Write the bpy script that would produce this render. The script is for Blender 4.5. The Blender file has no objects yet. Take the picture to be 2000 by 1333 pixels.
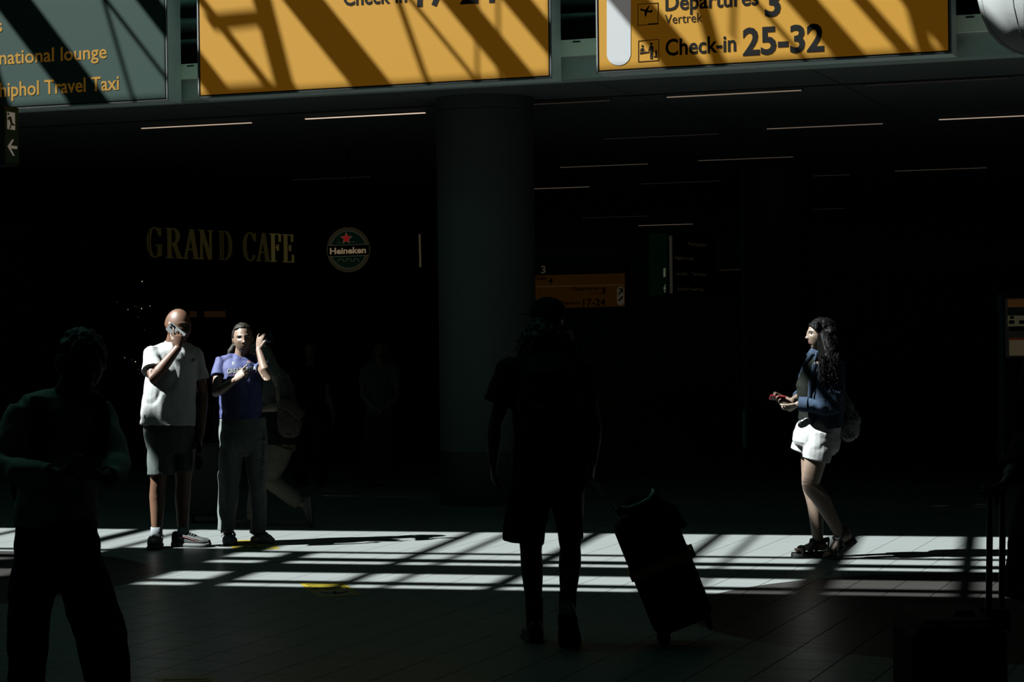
import bpy, bmesh, math, random
import numpy as np
from mathutils import Vector, Matrix, noise
from mathutils.bvhtree import BVHTree
random.seed(7)
SC = bpy.context.scene
COL = SC.collection

# ------------------------------------------------------------------ camera
FPX = 4170.0                       # focal length in pixels of the 2000 px wide frame
EYE = 1.62
PITCH = 21.5 / FPX
ROLL = math.radians(0.7)
FW = Vector((0, math.cos(PITCH), -math.sin(PITCH)))
UP0 = Vector((0, math.sin(PITCH), math.cos(PITCH)))
RT0 = Vector((1, 0, 0))
CUP = UP0 * math.cos(ROLL) + RT0 * math.sin(ROLL)
CRT = RT0 * math.cos(ROLL) - UP0 * math.sin(ROLL)
CAM = Vector((0, 0, EYE))
cd = bpy.data.cameras.new('camera')
cd.sensor_width = 36.0
cd.lens = FPX / 2000.0 * 36.0
cd.clip_end = 300
cam = bpy.data.objects.new('camera', cd)
COL.objects.link(cam)
cam.matrix_world = Matrix(((CRT.x, CUP.x, -FW.x, CAM.x), (CRT.y, CUP.y, -FW.y, CAM.y), (CRT.z, CUP.z, -FW.z, CAM.z), (0, 0, 0, 1)))
SC.camera = cam

# ------------------------------------------------------------------ sky, sun, exposure
w = bpy.data.worlds.new('sky'); SC.world = w; w.use_nodes = True
bg = w.node_tree.nodes['Background']
bg.inputs[0].default_value = (0.022, 0.070, 0.060, 1)
bg.inputs[1].default_value = 13.5
SUN = Vector((1.5, 0.37, -1.69)).normalized()          # direction the sunlight travels
sd = bpy.data.lights.new('sun', 'SUN'); sd.energy = 41.0; sd.angle = math.radians(0.42); sd.color = (0.95, 1.0, 0.98)
so = bpy.data.objects.new('sun', sd); COL.objects.link(so)
so.rotation_euler = SUN.to_track_quat('-Z', 'Y').to_euler(); so.location = (-12, -4, 14)
SC.view_settings.view_transform = 'Standard'
SC.view_settings.look = 'None'
SC.view_settings.exposure = 0.0
SC.view_settings.gamma = 1.0
SC.view_settings.use_curve_mapping = False

# ------------------------------------------------------------------ places
def ray(x, y): return FW + CRT * ((x - 1000) / FPX) + CUP * ((666.5 - y) / FPX)
def at(x, y, d):                                        # a photograph point at a distance d
    r = ray(x, y); return CAM + r * (d / r.y)
def onz(x, y, z=0.0):                                   # on a level plane
    r = ray(x, y); return CAM + r * ((z - EYE) / r.z)
TB = math.radians(20.75)                                # the building's own axes
XB = Vector((math.cos(TB), -math.sin(TB), 0)); YB = Vector((math.sin(TB), math.cos(TB), 0)); ZZ = Vector((0, 0, 1))
def bp(x, y, z=0.0): return XB * x + YB * y + ZZ * z
def onb(x, y, yb):                                      # on an upright plane across the building
    r = ray(x, y); return CAM + r * ((yb - CAM.dot(YB)) / r.dot(YB))
AR = math.radians(12.7)                                 # the glazed roof's axes
UA = Vector((math.cos(AR), -math.sin(AR), 0)); VA = Vector((math.sin(AR), math.cos(AR), 0))
def roof(u, v, z):                                      # roof point that shades floor point (u, v)
    p = UA * u + VA * v; k = z / -SUN.z
    return Vector((p.x - SUN.x * k, p.y - SUN.y * k, z))

# ------------------------------------------------------------------ materials
MATS = {}
ALB = 0.13                          # overall reflectance: strong sun on darkish surfaces
def mat(name, col, rough=0.6, metal=0.0, emit=None, es=0.0, var=0.0, vs=8.0, bump=0.0, bs=40.0, spec=0.5, sheen=0.0, k=None):
    if name in MATS: return MATS[name]
    col = tuple(c * (k or ALB) for c in col)
    m = bpy.data.materials.new(name); m.use_nodes = True
    nt = m.node_tree; b = nt.nodes['Principled BSDF']
    b.inputs['Base Color'].default_value = (*col, 1); b.inputs['Roughness'].default_value = rough
    b.inputs['Metallic'].default_value = metal; b.inputs['Specular IOR Level'].default_value = spec * 0.5
    if sheen: b.inputs['Sheen Weight'].default_value = sheen
    if emit is not None:
        b.inputs['Emission Color'].default_value = (*emit, 1); b.inputs['Emission Strength'].default_value = es
    tc = None
    if var or bump:
        tc = nt.nodes.new('ShaderNodeTexCoord')
    if var:
        n = nt.nodes.new('ShaderNodeTexNoise'); n.inputs['Scale'].default_value = vs; n.inputs['Detail'].default_value = 4
        nt.links.new(tc.outputs['Object'], n.inputs['Vector'])
        mx = nt.nodes.new('ShaderNodeMix'); mx.data_type = 'RGBA'
        nt.links.new(n.outputs['Fac'], mx.inputs[0])
        mx.inputs[6].default_value = (*[c * (1 - var) for c in col], 1); mx.inputs[7].default_value = (*[min(1, c * (1 + var)) for c in col], 1)
        nt.links.new(mx.outputs[2], b.inputs['Base Color'])
    if bump:
        n2 = nt.nodes.new('ShaderNodeTexNoise'); n2.inputs['Scale'].default_value = bs; n2.inputs['Detail'].default_value = 5
        nt.links.new(tc.outputs['Object'], n2.inputs['Vector'])
        bu = nt.nodes.new('ShaderNodeBump'); bu.inputs['Strength'].default_value = bump; bu.inputs['Distance'].default_value = 0.01
        nt.links.new(n2.outputs['Fac'], bu.inputs['Height']); nt.links.new(bu.outputs[0], b.inputs['Normal'])
    MATS[name] = m
    return m

# ------------------------------------------------------------------ mesh helpers
class MB:
    def __init__(s): s.v = []; s.f = []; s.m = []
    def add(s, vs, fs, mi=0):
        o = len(s.v); s.v += [tuple(p) for p in vs]; s.f += [tuple(i + o for i in f) for f in fs]; s.m += [mi] * len(fs); return s
    def box(s, c, sz, ax=(Vector((1, 0, 0)), Vector((0, 1, 0)), ZZ), mi=0):
        c = Vector(c); a, b, d = ax[0] * sz[0] / 2, ax[1] * sz[1] / 2, ax[2] * sz[2] / 2
        vs = [c + a * i + b * j + d * k for k in (-1, 1) for j in (-1, 1) for i in (-1, 1)]
        return s.add(vs, [(0, 2, 3, 1), (4, 5, 7, 6), (0, 1, 5, 4), (2, 6, 7, 3), (0, 4, 6, 2), (1, 3, 7, 5)], mi)
    def bbox(s, x0, x1, y0, y1, z0, z1, mi=0):          # box along the building axes
        return s.box(bp((x0 + x1) / 2, (y0 + y1) / 2, (z0 + z1) / 2), (x1 - x0, y1 - y0, z1 - z0), (XB, YB, ZZ), mi)
    def prism(s, pts, ext, mi=0):                       # polygon (world points, CCW seen against ext) extruded by ext
        n = len(pts); pts = [Vector(p) for p in pts]; e = Vector(ext)
        return s.add(pts + [p + e for p in pts], [tuple(range(n))[::-1], tuple(range(n, 2 * n))] + [(i, (i + 1) % n, n + (i + 1) % n, n + i) for i in range(n)], mi)
    def tube(s, ps, rs, n=12, ref=None, mi=0, flat=None, cap=True, dome=True):
        ps = [Vector(p) for p in ps]; k = len(ps)
        if not isinstance(rs, (list, tuple)): rs = [rs] * k
        ref = Vector(ref) if ref is not None else Vector((0.13, 0.31, 0.94))
        vs = []; fs = []
        rings = []
        for i in range(k):
            t = (ps[min(i + 1, k - 1)] - ps[max(i - 1, 0)]).normalized()
            a = ref - t * ref.dot(t)
            if a.length < 1e-3: a = t.orthogonal()
            a.normalize(); b = t.cross(a)
            r = rs[i]; ra, rb = (r if isinstance(r, (list, tuple)) else (r, r))
            rings.append((ps[i], t, a, b, ra, rb))
        full = []
        if cap and dome:
            p, t, a, b, ra, rb = rings[0]; q = min(ra, rb)
            for e in (0.95, 0.7, 0.35): full.append((p - t * q * e * 0.8, t, a, b, ra * math.sqrt(1 - e * e), rb * math.sqrt(1 - e * e)))
        full += rings
        if cap and dome:
            p, t, a, b, ra, rb = rings[-1]; q = min(ra, rb)
            for e in (0.35, 0.7, 0.95): full.append((p + t * q * e * 0.8, t, a, b, ra * math.sqrt(1 - e * e), rb * math.sqrt(1 - e * e)))
        for p, t, a, b, ra, rb in full:
            for j in range(n):
                th = 2 * math.pi * j / n; vs.append(p + a * (ra * math.cos(th)) + b * (rb * math.sin(th)))
        K = len(full)
        for i in range(K - 1):
            for j in range(n): fs.append((i * n + j, i * n + (j + 1) % n, (i + 1) * n + (j + 1) % n, (i + 1) * n + j))
        if cap:
            fs.append(tuple(range(n))[::-1]); fs.append(tuple((K - 1) * n + j for j in range(n)))
        return s.add(vs, fs, mi)
    def ell(s, c, r, R=None, n=20, m=14, mi=0):
        c = Vector(c); R = R or Matrix.Identity(3); vs = []; fs = []
        vs.append(c + R @ Vector((0, 0, r[2])))
        for i in range(1, m):
            ph = math.pi * i / m
            for j in range(n):
                th = 2 * math.pi * j / n
                vs.append(c + R @ Vector((r[0] * math.sin(ph) * math.cos(th), r[1] * math.sin(ph) * math.sin(th), r[2] * math.cos(ph))))
        vs.append(c - R @ Vector((0, 0, r[2])))
        for j in range(n): fs.append((0, 1 + j, 1 + (j + 1) % n)); fs.append((len(vs) - 1, 1 + (m - 2) * n + (j + 1) % n, 1 + (m - 2) * n + j))
        for i in range(m - 2):
            for j in range(n): fs.append((1 + i * n + j, 1 + (i + 1) * n + j, 1 + (i + 1) * n + (j + 1) % n, 1 + i * n + (j + 1) % n))
        return s.add(vs, fs, mi)
    def mesh(s, name, org=(0, 0, 0)):
        o = Vector(org); me = bpy.data.meshes.new(name)
        me.from_pydata([tuple(Vector(p) - o) for p in s.v], [], s.f)
        me.polygons.foreach_set('material_index', s.m); me.update()
        return me

def link(name, me, mats, parent=None, loc=None, smooth=False):
    o = bpy.data.objects.new(name, me); COL.objects.link(o)
    if not isinstance(mats, (list, tuple)): mats = [mats]
    if not len(me.materials):
        for m in mats: me.materials.append(m)
    if smooth is True: me.polygons.foreach_set('use_smooth', [True] * len(me.polygons))
    elif smooth: me.polygons.foreach_set('use_smooth', [True] * len(me.polygons)); me.set_sharp_from_angle(angle=math.radians(smooth))
    if parent: o.parent = parent
    if loc is not None: o.location = loc
    return o
def tag(o, label=None, cat=None, group=None, kind=None):
    if label: o['label'] = label
    if cat: o['category'] = cat
    if group: o['group'] = group
    if kind: o['kind'] = kind
    return o
ORG = {}
def thing(name, label, cat, base, group=None, kind=None):
    o = bpy.data.objects.new(name, None); COL.objects.link(o); o.location = Vector(base); o.empty_display_size = 0.1
    tag(o, label, cat, group, kind); ORG[o.name] = Vector(base)
    return o
def root_of(o):
    while o.parent: o = o.parent
    return o
def part(name, mb, m, parent, smooth=False, label=None):
    me = mb.mesh(name, root_of(parent).location if parent else (0, 0, 0))
    o = link(name, me, m, parent, smooth=smooth)
    if label: o['label'] = label
    return o
def single(name, mb, m, base, label, cat, group=None, kind=None, smooth=False):
    me = mb.mesh(name, base); o = link(name, me, m, None, Vector(base), smooth)
    return tag(o, label, cat, group, kind)
def struct(name, mb, m, smooth=False, parent=None):
    me = mb.mesh(name); o = link(name, me, m, parent, smooth=smooth)
    if parent is None: o['kind'] = 'structure'
    return o
def evalmesh(o):
    dg = bpy.context.evaluated_depsgraph_get(); dg.update()
    me = bpy.data.meshes.new_from_object(o.evaluated_get(dg)); return me
# ---- lettering: outlines of Blender's own font laid between two points
_txt = {}
def text_mesh(body, bold=0.0, ext=0.0, spacing=1.0):
    key = (body, bold, ext, spacing)
    if key in _txt: return _txt[key]
    cu = bpy.data.curves.new('lettering', 'FONT'); cu.body = body; cu.size = 1.0; cu.offset = bold; cu.extrude = ext; cu.space_character = spacing; cu.resolution_u = 3
    o = bpy.data.objects.new('lettering', cu); COL.objects.link(o)
    me = evalmesh(o); bpy.data.objects.remove(o); bpy.data.curves.remove(cu)
    vs = [v.co.copy() for v in me.vertices]; fs = [tuple(p.vertices) for p in me.polygons]; bpy.data.meshes.remove(me)
    _txt[key] = (vs, fs); return _txt[key]
CAPH = max(v.y for v in text_mesh('H')[0])
def text_mb(body, p0, p1, cap, nrm, bold=0.0, lift=0.003, mbx=None, up=ZZ, spacing=1.0, mi=0):
    """lettering with its baseline from p0 to p1 (world), capitals 'cap' high"""
    vs, fs = text_mesh(body, bold, 0.0, spacing); x0 = min(v.x for v in vs); x1 = max(v.x for v in vs)
    p0 = Vector(p0); p1 = Vector(p1); n = Vector(nrm)
    k = cap / CAPH; out = [p0 + (p1 - p0) * ((v.x - x0) / (x1 - x0)) + up * (v.y * k) + n * lift for v in vs]
    mbx = mbx or MB(); return mbx.add(out, fs, mi)
# ================================================================== the setting
def floor_material():
    m = bpy.data.materials.new('stone_tile'); m.use_nodes = True; nt = m.node_tree; b = nt.nodes['Principled BSDF']
    geo = nt.nodes.new('ShaderNodeNewGeometry')
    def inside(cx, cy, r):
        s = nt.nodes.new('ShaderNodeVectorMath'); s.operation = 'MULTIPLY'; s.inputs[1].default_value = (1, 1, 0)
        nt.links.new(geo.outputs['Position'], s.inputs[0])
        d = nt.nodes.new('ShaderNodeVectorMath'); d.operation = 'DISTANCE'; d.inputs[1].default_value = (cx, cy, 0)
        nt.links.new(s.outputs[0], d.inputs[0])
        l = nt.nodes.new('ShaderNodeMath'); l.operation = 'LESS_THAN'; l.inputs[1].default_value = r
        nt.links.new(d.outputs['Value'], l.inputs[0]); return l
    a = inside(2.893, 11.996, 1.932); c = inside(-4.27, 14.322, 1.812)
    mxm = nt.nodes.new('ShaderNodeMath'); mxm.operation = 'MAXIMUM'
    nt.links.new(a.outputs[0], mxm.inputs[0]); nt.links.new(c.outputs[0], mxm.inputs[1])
    n = nt.nodes.new('ShaderNodeTexNoise'); n.inputs['Scale'].default_value = 220; n.inputs['Detail'].default_value = 3
    nt.links.new(geo.outputs['Position'], n.inputs['Vector'])
    n2 = nt.nodes.new('ShaderNodeTexNoise'); n2.inputs['Scale'].default_value = 1.3; n2.inputs['Detail'].default_value = 4
    nt.links.new(geo.outputs['Position'], n2.inputs['Vector'])
    def ramp(c0, c1):
        x = nt.nodes.new('ShaderNodeMix'); x.data_type = 'RGBA'; x.inputs[6].default_value = (*c0, 1); x.inputs[7].default_value = (*c1, 1)
        nt.links.new(n.outputs['Fac'], x.inputs[0]); return x
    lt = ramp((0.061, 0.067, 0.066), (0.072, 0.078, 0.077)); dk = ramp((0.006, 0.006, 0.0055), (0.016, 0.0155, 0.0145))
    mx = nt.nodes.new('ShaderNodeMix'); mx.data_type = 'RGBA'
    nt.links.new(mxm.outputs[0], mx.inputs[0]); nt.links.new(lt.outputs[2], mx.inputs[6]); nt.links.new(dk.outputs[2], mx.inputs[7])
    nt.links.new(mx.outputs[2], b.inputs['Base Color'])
    rr = nt.nodes.new('ShaderNodeMapRange'); rr.inputs['To Min'].default_value = 0.28; rr.inputs['To Max'].default_value = 0.42
    nt.links.new(n2.outputs['Fac'], rr.inputs['Value']); nt.links.new(rr.outputs[0], b.inputs['Roughness'])
    b.inputs['Specular IOR Level'].default_value = 0.09
    return m
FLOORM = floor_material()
GROUT = mat('grout', (0.10, 0.11, 0.105), 0.8)
fl = struct('floor', MB().bbox(-60, 40, -20, 82, -0.3, -0.005), GROUT)
TS = 0.2773; X00 = -2.195; Y00 = 10.17; GAP = 0.0045
near = []
rest = []
for i in range(-86, 48):
    for j in range(-36, 90):
        cx = X00 + (i + 0.5) * TS; cy = Y00 + (j + 0.5) * TS
        p = bp(cx, cy); v = p - CAM; d = v.dot(FW)
        if d < 2: rest.append((cx, cy)); continue
        sx = 1000 + FPX * v.dot(CRT) / d; sy = 666.5 - FPX * v.dot(CUP) / d
        if 0 <= sx <= 2000 and 0 < sy < 1345: near.append((d, cx, cy))
        else: rest.append((cx, cy))
near.sort()
for t in near[300:]: rest.append(t[1:])
h = (TS - GAP) / 2
tm = bpy.data.meshes.new('tile')
tm.from_pydata([(sx * h, sy * h, z) for z in (-0.006, -0.001) for sx, sy in ((-1, -1), (1, -1), (1, 1), (-1, 1))] + [(sx * (h - 0.001), sy * (h - 0.001), 0) for sx, sy in ((-1, -1), (1, -1), (1, 1), (-1, 1))],
               [], [(i, (i + 1) % 4, 4 + (i + 1) % 4, 4 + i) for i in range(4)] + [(4 + i, 4 + (i + 1) % 4, 8 + (i + 1) % 4, 8 + i) for i in range(4)] + [(8, 9, 10, 11)])
tm.materials.append(FLOORM)
for d, cx, cy in near[:300]:
    o = bpy.data.objects.new('tile', tm); COL.objects.link(o); o.parent = fl; o.location = bp(cx, cy); o.rotation_euler = (0, 0, -TB)
ra = np.array(rest); cs = np.array([(-h, -h), (h, -h), (h, h), (-h, h)])
xy = (ra[:, None, :] + cs[None]).reshape(-1, 2)
W = np.zeros((len(xy), 3)); W[:, 0] = xy[:, 0] * XB.x + xy[:, 1] * YB.x; W[:, 1] = xy[:, 0] * XB.y + xy[:, 1] * YB.y
W2 = W.copy(); W2[:, 2] = -0.006
N = len(rest); base = np.arange(N)[:, None] * 4
quads = [base + np.array([[0, 1, 2, 3]])] + [np.concatenate([base + 4 * N + i, base + 4 * N + (i + 1) % 4, base + (i + 1) % 4, base + i], 1) for i in range(4)]
me = bpy.data.meshes.new('tile_field'); me.from_pydata(np.concatenate([W, W2]).tolist(), [], np.concatenate(quads).tolist())
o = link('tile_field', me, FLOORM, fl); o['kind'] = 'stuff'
far_floor = MB().bbox(-60, 40, Y00 + 90 * TS + 0.01, 82, -0.006, 0)
o = part('floor_beyond', far_floor, FLOORM, fl)

# ---- low ceiling of the rear hall, its panels and light strips
CZ = 3.79
PAINT = mat('ceiling_paint', (0.26, 0.30, 0.27), 0.7, var=0.06, vs=1.5, k=0.34)
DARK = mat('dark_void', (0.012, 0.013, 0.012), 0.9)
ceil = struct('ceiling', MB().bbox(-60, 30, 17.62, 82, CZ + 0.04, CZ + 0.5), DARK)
PW = 1.94; PL = 3.74
for i in range(-9, 4):
    for j in range(0, 9):
        x0 = -4.0 + i * PW; y0 = 17.72 + j * PL
        part('ceiling_panel', MB().bbox(x0 + 0.008, x0 + PW - 0.008, y0 + 0.008, y0 + PL - 0.008, CZ, CZ + 0.03), PAINT, ceil)
part('far_panels', MB().bbox(-60, 30, 17.72 + 9 * PL + 0.01, 82, CZ, CZ + 0.03), PAINT, ceil)
part('edge_trim', MB().bbox(-30, 15, 18.94, 18.965, CZ - 0.012, CZ), mat('alu_dark', (0.4, 0.42, 0.4), 0.4, 0.8), ceil)
ALU = mat('brushed_aluminium', (0.62, 0.66, 0.64), 0.35, 0.0, var=0.05)
LH = mat('lamp_housing', (0.25, 0.26, 0.25), 0.5, 0.3)
lamps = [((277, 248), (491, 237), 0.55), ((599, 230), (828, 217), 0.9), ((1306, 188), (1562, 172), 0.22), ((1500, 250), (1722, 238), 0.13), ((1836, 232), (2070, 219), 0.45),
         ((1094, 325), (1265, 318), 0.045), ((1365, 312), (1548, 304), 0.05), ((1750, 333), (1925, 325), 0.035), ((945, 371), (1150, 363), 0.09), ((1250, 440), (1350, 436), 0.12),
         ((1185, 270), (1400, 258), 0.01), ((1255, 358), (1405, 351), 0.01), ((1690, 164), (1970, 149), 0.012), ((575, 350), (720, 343), 0.008), ((605, 385), (720, 381), 0.008), ((1590, 342), (1660, 339), 0.012),
         ((930, 207), (1190, 193), 0.02), ((1140, 425), (1265, 420), 0.012), ((770, 437), (850, 434), 0.012), ((1590, 408), (1650, 405), 0.01)]
def side_word(x):
    return 'far left' if x < 560 else 'left of the round column' if x < 850 else 'right of the round column' if x < 1300 else 'right half' if x < 1700 else 'far right'
nm = ['nearest bright ceiling strip lamp at the far left below the dark sign', 'brightest ceiling strip lamp just left of the round column', 'strip lamp under the right orange sign, nearest row', 'strip lamp in second row under the right orange sign', 'bright strip lamp cut by the right edge of the photo',
      'dim strip lamp right of the column, third row', 'dim strip lamp in third row, above the dark green sign', 'dim strip lamp in fourth row at the far right', 'strip lamp half hidden behind the column in fourth row', 'far strip lamp just above the dark green hanging sign',
      'nearly unlit strip lamp in second row right of column', 'nearly unlit strip lamp in fourth row above the dark green sign', 'unlit strip lamp at upper right beside the fascia', 'unlit strip lamp above the cafe letters, upper row', 'unlit strip lamp above the cafe letters, lower row', 'short faint strip lamp right of the far column, upper one',
      'faint strip lamp at the top of the round column', 'faint far strip lamp above the far orange sign', 'faint far strip lamp above the round beer sign', 'short faint strip lamp right of the far column, lower one']
for (a, b2, e), lb in zip(lamps, nm):
    A = onz(*a, CZ); B = onz(*b2, CZ); ax, ay = A.dot(XB), A.dot(YB); bx = B.dot(XB); y = (ay + B.dot(YB)) / 2
    c = bp((ax + bx) / 2, y, CZ)
    t = thing('ceiling_light', lb, 'ceiling light', c, 'strip lamps in the low ceiling')
    part('housing', MB().bbox(ax - 0.02, bx + 0.02, y - 0.03, y + 0.03, CZ - 0.012, CZ + 0.02), LH, t)
    part('diffuser', MB().bbox(ax, bx, y - 0.016, y + 0.016, CZ - 0.02, CZ - 0.011), mat('lamp_glow_%.3f' % e, (0.5, 0.48, 0.44), 0.5, emit=(1.0, 0.76, 0.58), es=e * 0.8), t)

# ---- fascia above the low ceiling
FASC = mat('fascia_grey', (0.40, 0.47, 0.42), 0.55, var=0.05, vs=2, k=0.9)
fa = struct('wall_fascia', MB().bbox(-30, 15, 17.5, 17.72, CZ, 3.985), FASC)
part('fascia_underside', MB().bbox(-30, 15, 17.5, 17.74, CZ - 0.001, CZ), FASC, fa)
LEDGE = mat('ledge_olive_white', (0.92, 0.97, 0.78), 0.6, k=0.95)
led = part('ledge', MB().bbox(-30, 15, 17.46, 17.72, 3.985, 4.125), LEDGE, fa)
slots = MB()
for k in range(60):
    x = -14 + k * 0.21
    slots.bbox(x, x + 0.07, 17.455, 17.47, 4.098, 4.11)
part('slot', slots, DARK, led)
PIPE = mat('duct_grey', (0.5, 0.55, 0.5), 0.45, 0.2, k=0.8)
for z, r in ((4.26, 0.045), (4.4, 0.03), (4.56, 0.07), (4.78, 0.05)):
    part('duct', MB().tube([bp(-30, 17.95, z), bp(15, 17.95, z)], r, 10, dome=False), PIPE, fa, smooth=40)
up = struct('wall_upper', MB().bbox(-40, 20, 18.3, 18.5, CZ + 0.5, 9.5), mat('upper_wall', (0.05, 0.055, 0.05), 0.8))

# ---- outer walls
WALLM = mat('hall_wall', (0.12, 0.14, 0.12), 0.8, var=0.1, vs=0.6)
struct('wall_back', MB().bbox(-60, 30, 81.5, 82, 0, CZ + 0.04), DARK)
struct('wall_left', MB().bbox(-32, -31.7, -9, 46, 0, 9.5), WALLM)
struct('wall_rear_blocker', MB().bbox(-32, 13.3, -9, -8.7, 0, 8.4), WALLM)  # added unseen wall: cuts ambient from behind, gap on top lets some in
struct('wall_right', MB().bbox(13, 13.3, -9, 80, 0, 9.5), WALLM)

# ---- glazed roof of the front hall: unseen, its panels and bars shaped after the shadows they cast
RH = 9.5
STEEL = mat('roof_steel', (0.12, 0.13, 0.125), 0.5, 0.3)
ROOFM = mat('roof_shade_panel', (0.16, 0.17, 0.165), 0.8)
def rpoly(name, pts, th, parent, m):
    q = [roof(u, v, RH) for u, v in pts]
    return part(name, MB().prism(q, (0, 0, th)), m, parent)
def vline(u): return 20.205 - 0.1387 * (u + 6.06)
rf = thing('ceiling_roof', None, None, (0, 0, 0), kind='structure')
rpoly('roof_shade_panel', [(-32, -16), (28, -16), (28, 12.92), (-32, 12.92)], 0.1, rf, ROOFM)
rpoly('roof_shade_panel', [(-32, 16.62), (12, 16.62), (12, vline(12)), (-32, vline(-32))], 0.02, rf, ROOFM)
rpoly('roof_shade_panel', [(-32, vline(-32) + 0.62), (12, vline(12) + 0.62), (12, 48), (-32, 48)], 0.1, rf, ROOFM)
rpoly('roof_shade_panel', [(-6.45, 12.9), (-5.46, 12.9), (-5.46, 15.2), (-6.45, 15.2)], 0.02, rf, ROOFM)
rpoly('roof_shade_panel', [(-32, 12.9), (-11, 12.9), (-11, 16.7), (-32, 16.7)], 0.05, rf, ROOFM)
rpoly('roof_shade_panel', [(6.5, 12.9), (28, 12.9), (28, 16.7), (6.5, 16.7)], 0.05, rf, ROOFM)
rpoly('roof_shade_panel', [(-32, 17), (-6.75, 17), (-6.75, 25), (-32, 25)], 0.05, rf, ROOFM)  # unseen, added to stop sun leaking past the dark sign
rpoly('roof_shade_panel', [(2.76, 16.62), (28, 16.62), (28, 48), (2.76, 48)], 0.05, rf, ROOFM)  # unseen, widened to stop sun passing right of the last sign
for v0, v1 in ((14.94, 15.07), (14.42, 14.64), (13.72, 14.27), (13.10, 13.28)):
    rpoly('purlin', [(-12, v0), (7, v0), (7, v1), (-12, v1)], 0.02, rf, STEEL)
for u0, u1 in ((-10.2, -10.0), (-9.2, -9.05), (-8.0, -7.9), (-7.0, -6.82), (-6.54, -6.46), (-4.15, -4.04), (-3.82, -3.75), (-3.15, -3.02), (-2.16, -2.06), (-1.85, -1.80), (-1.23, -1.01), (-0.26, -0.13), (0.8, 0.95), (1.8, 1.9), (2.8, 3.0), (4, 4.1)):
    rpoly('rafter', [(u0, 12.8), (u1, 12.8), (u1, 16.7), (u0, 16.7)], 0.02, rf, STEEL)
rpoly('rafter', [(-5.62, 15.0), (-5.3, 15.0), (-5.3, 15.5), (-5.62, 15.5)], 0.02, rf, STEEL)  # short loose piece added to darken the floor around the clogs
rpoly('rafter', [(-5.09, 12.8), (-4.87, 12.8), (-4.87, 15.05), (-5.09, 15.05)], 0.02, rf, STEEL)
for u0, u1 in ((-8.4, -7.9), (-6.9, -6.5), (-5.30, -4.88), (-4.148, -4.112), (-3.83, -3.6), (-3.24, -3.16), (-2.42, -2.04), (-1.27, -1.235), (-0.98, -0.715), (-0.445, -0.20), (0.455, 0.79), (1.615, 1.65), (1.88, 2.13), (2.40, 2.52), (3.3, 3.6)):
    rpoly('rafter', [(u0, vline(u0) - 0.05), (u1, vline(u1) - 0.05), (u1, vline(u1) + 0.7), (u0, vline(u0) + 0.7)], 0.02, rf, STEEL)
rpoly('shade_brace', [(-3.62, vline(-3.62) - 0.1), (-2.95, vline(-2.95) - 0.1), (-2.95, vline(-2.95) + 0.035), (-3.62, vline(-3.62) + 0.035)], 0.02, rf, STEEL)  # added strip that keeps a sun leak off the round column
for ua, ub in ((-0.565, -0.155), (-4.27, -3.96)):  # added plates blocking sun that slips between neighbouring signs
    rpoly('roof_shade_panel', [(ua - 0.12, vline(ua) - 0.06), (ub - 0.12, vline(ub) - 0.06), (ub + 1.2, vline(ub) + 0.6), (ua + 1.2, vline(ua) + 0.6)], 0.02, rf, STEEL)
for a, b2, wd in (((-4.10, 20.48), (-4.73, 19.91), 0.03), ((-2.5, 20.25), (-3.2, 19.68), 0.14), ((-1.25, 20.05), (-1.8, 19.5), 0.045), ((1.30, 19.55), (0.8, 19.15), 0.09), ((3.0, 19.3), (2.5, 18.91), 0.095), ((-5.6, 20.6), (-6.3, 19.95), 0.14), ((1.62, 19.5), (1.2, 19.3), 0.03)):
    d = Vector((b2[0] - a[0], b2[1] - a[1])).normalized() ; n = Vector((-d.y, d.x)) * wd / 2
    rpoly('shade_brace', [(a[0] + n.x, a[1] + n.y), (b2[0] + n.x, b2[1] + n.y), (b2[0] - n.x, b2[1] - n.y), (a[0] - n.x, a[1] - n.y)], 0.02, rf, STEEL)
rpoly('shade_brace', [(-3.30, 20.125), (-2.70, 20.05), (-2.68, 20.12), (-3.28, 20.20)], 0.02, rf, STEEL)

# ---- round columns
CONC = mat('column_concrete', (0.26, 0.32, 0.27), 0.75, var=0.12, vs=3, k=0.16)
CLAD = mat('column_cladding', (0.13, 0.16, 0.14), 0.5, 0.1)
def column(name, px, yb_px, r, ch):
    f0 = onz(px, yb_px); c = Vector((f0.x, f0.y + r, 0))
    t = thing(name, None, None, c, kind='structure')
    part('shaft', MB().tube([c + ZZ * (ch + 0.002), c + ZZ * (CZ - 0.13)], r, 48, dome=False), CONC, t, smooth=40)
    part('collar', MB().tube([c + ZZ * (CZ - 0.125), c + ZZ * CZ], r * 1.012, 48, dome=False), CONC, t, smooth=40)
    part('base_cladding', MB().tube([c, c + ZZ * ch], r * 1.015, 48, dome=False), CLAD, t, smooth=40)
    a = math.radians(-62)
    part('cladding_seam', MB().box(c + Vector((math.cos(a), math.sin(a), 0)) * r * 1.016 + ZZ * ch / 2, (0.008, 0.012, ch), (Vector((math.cos(a), math.sin(a), 0)), Vector((-math.sin(a), math.cos(a), 0)), ZZ)), ALU, t)
    return t
column('column', 955, 991, 0.455, 0.50)
column('column', 1526, 876, 0.455, 0.50)

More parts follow.
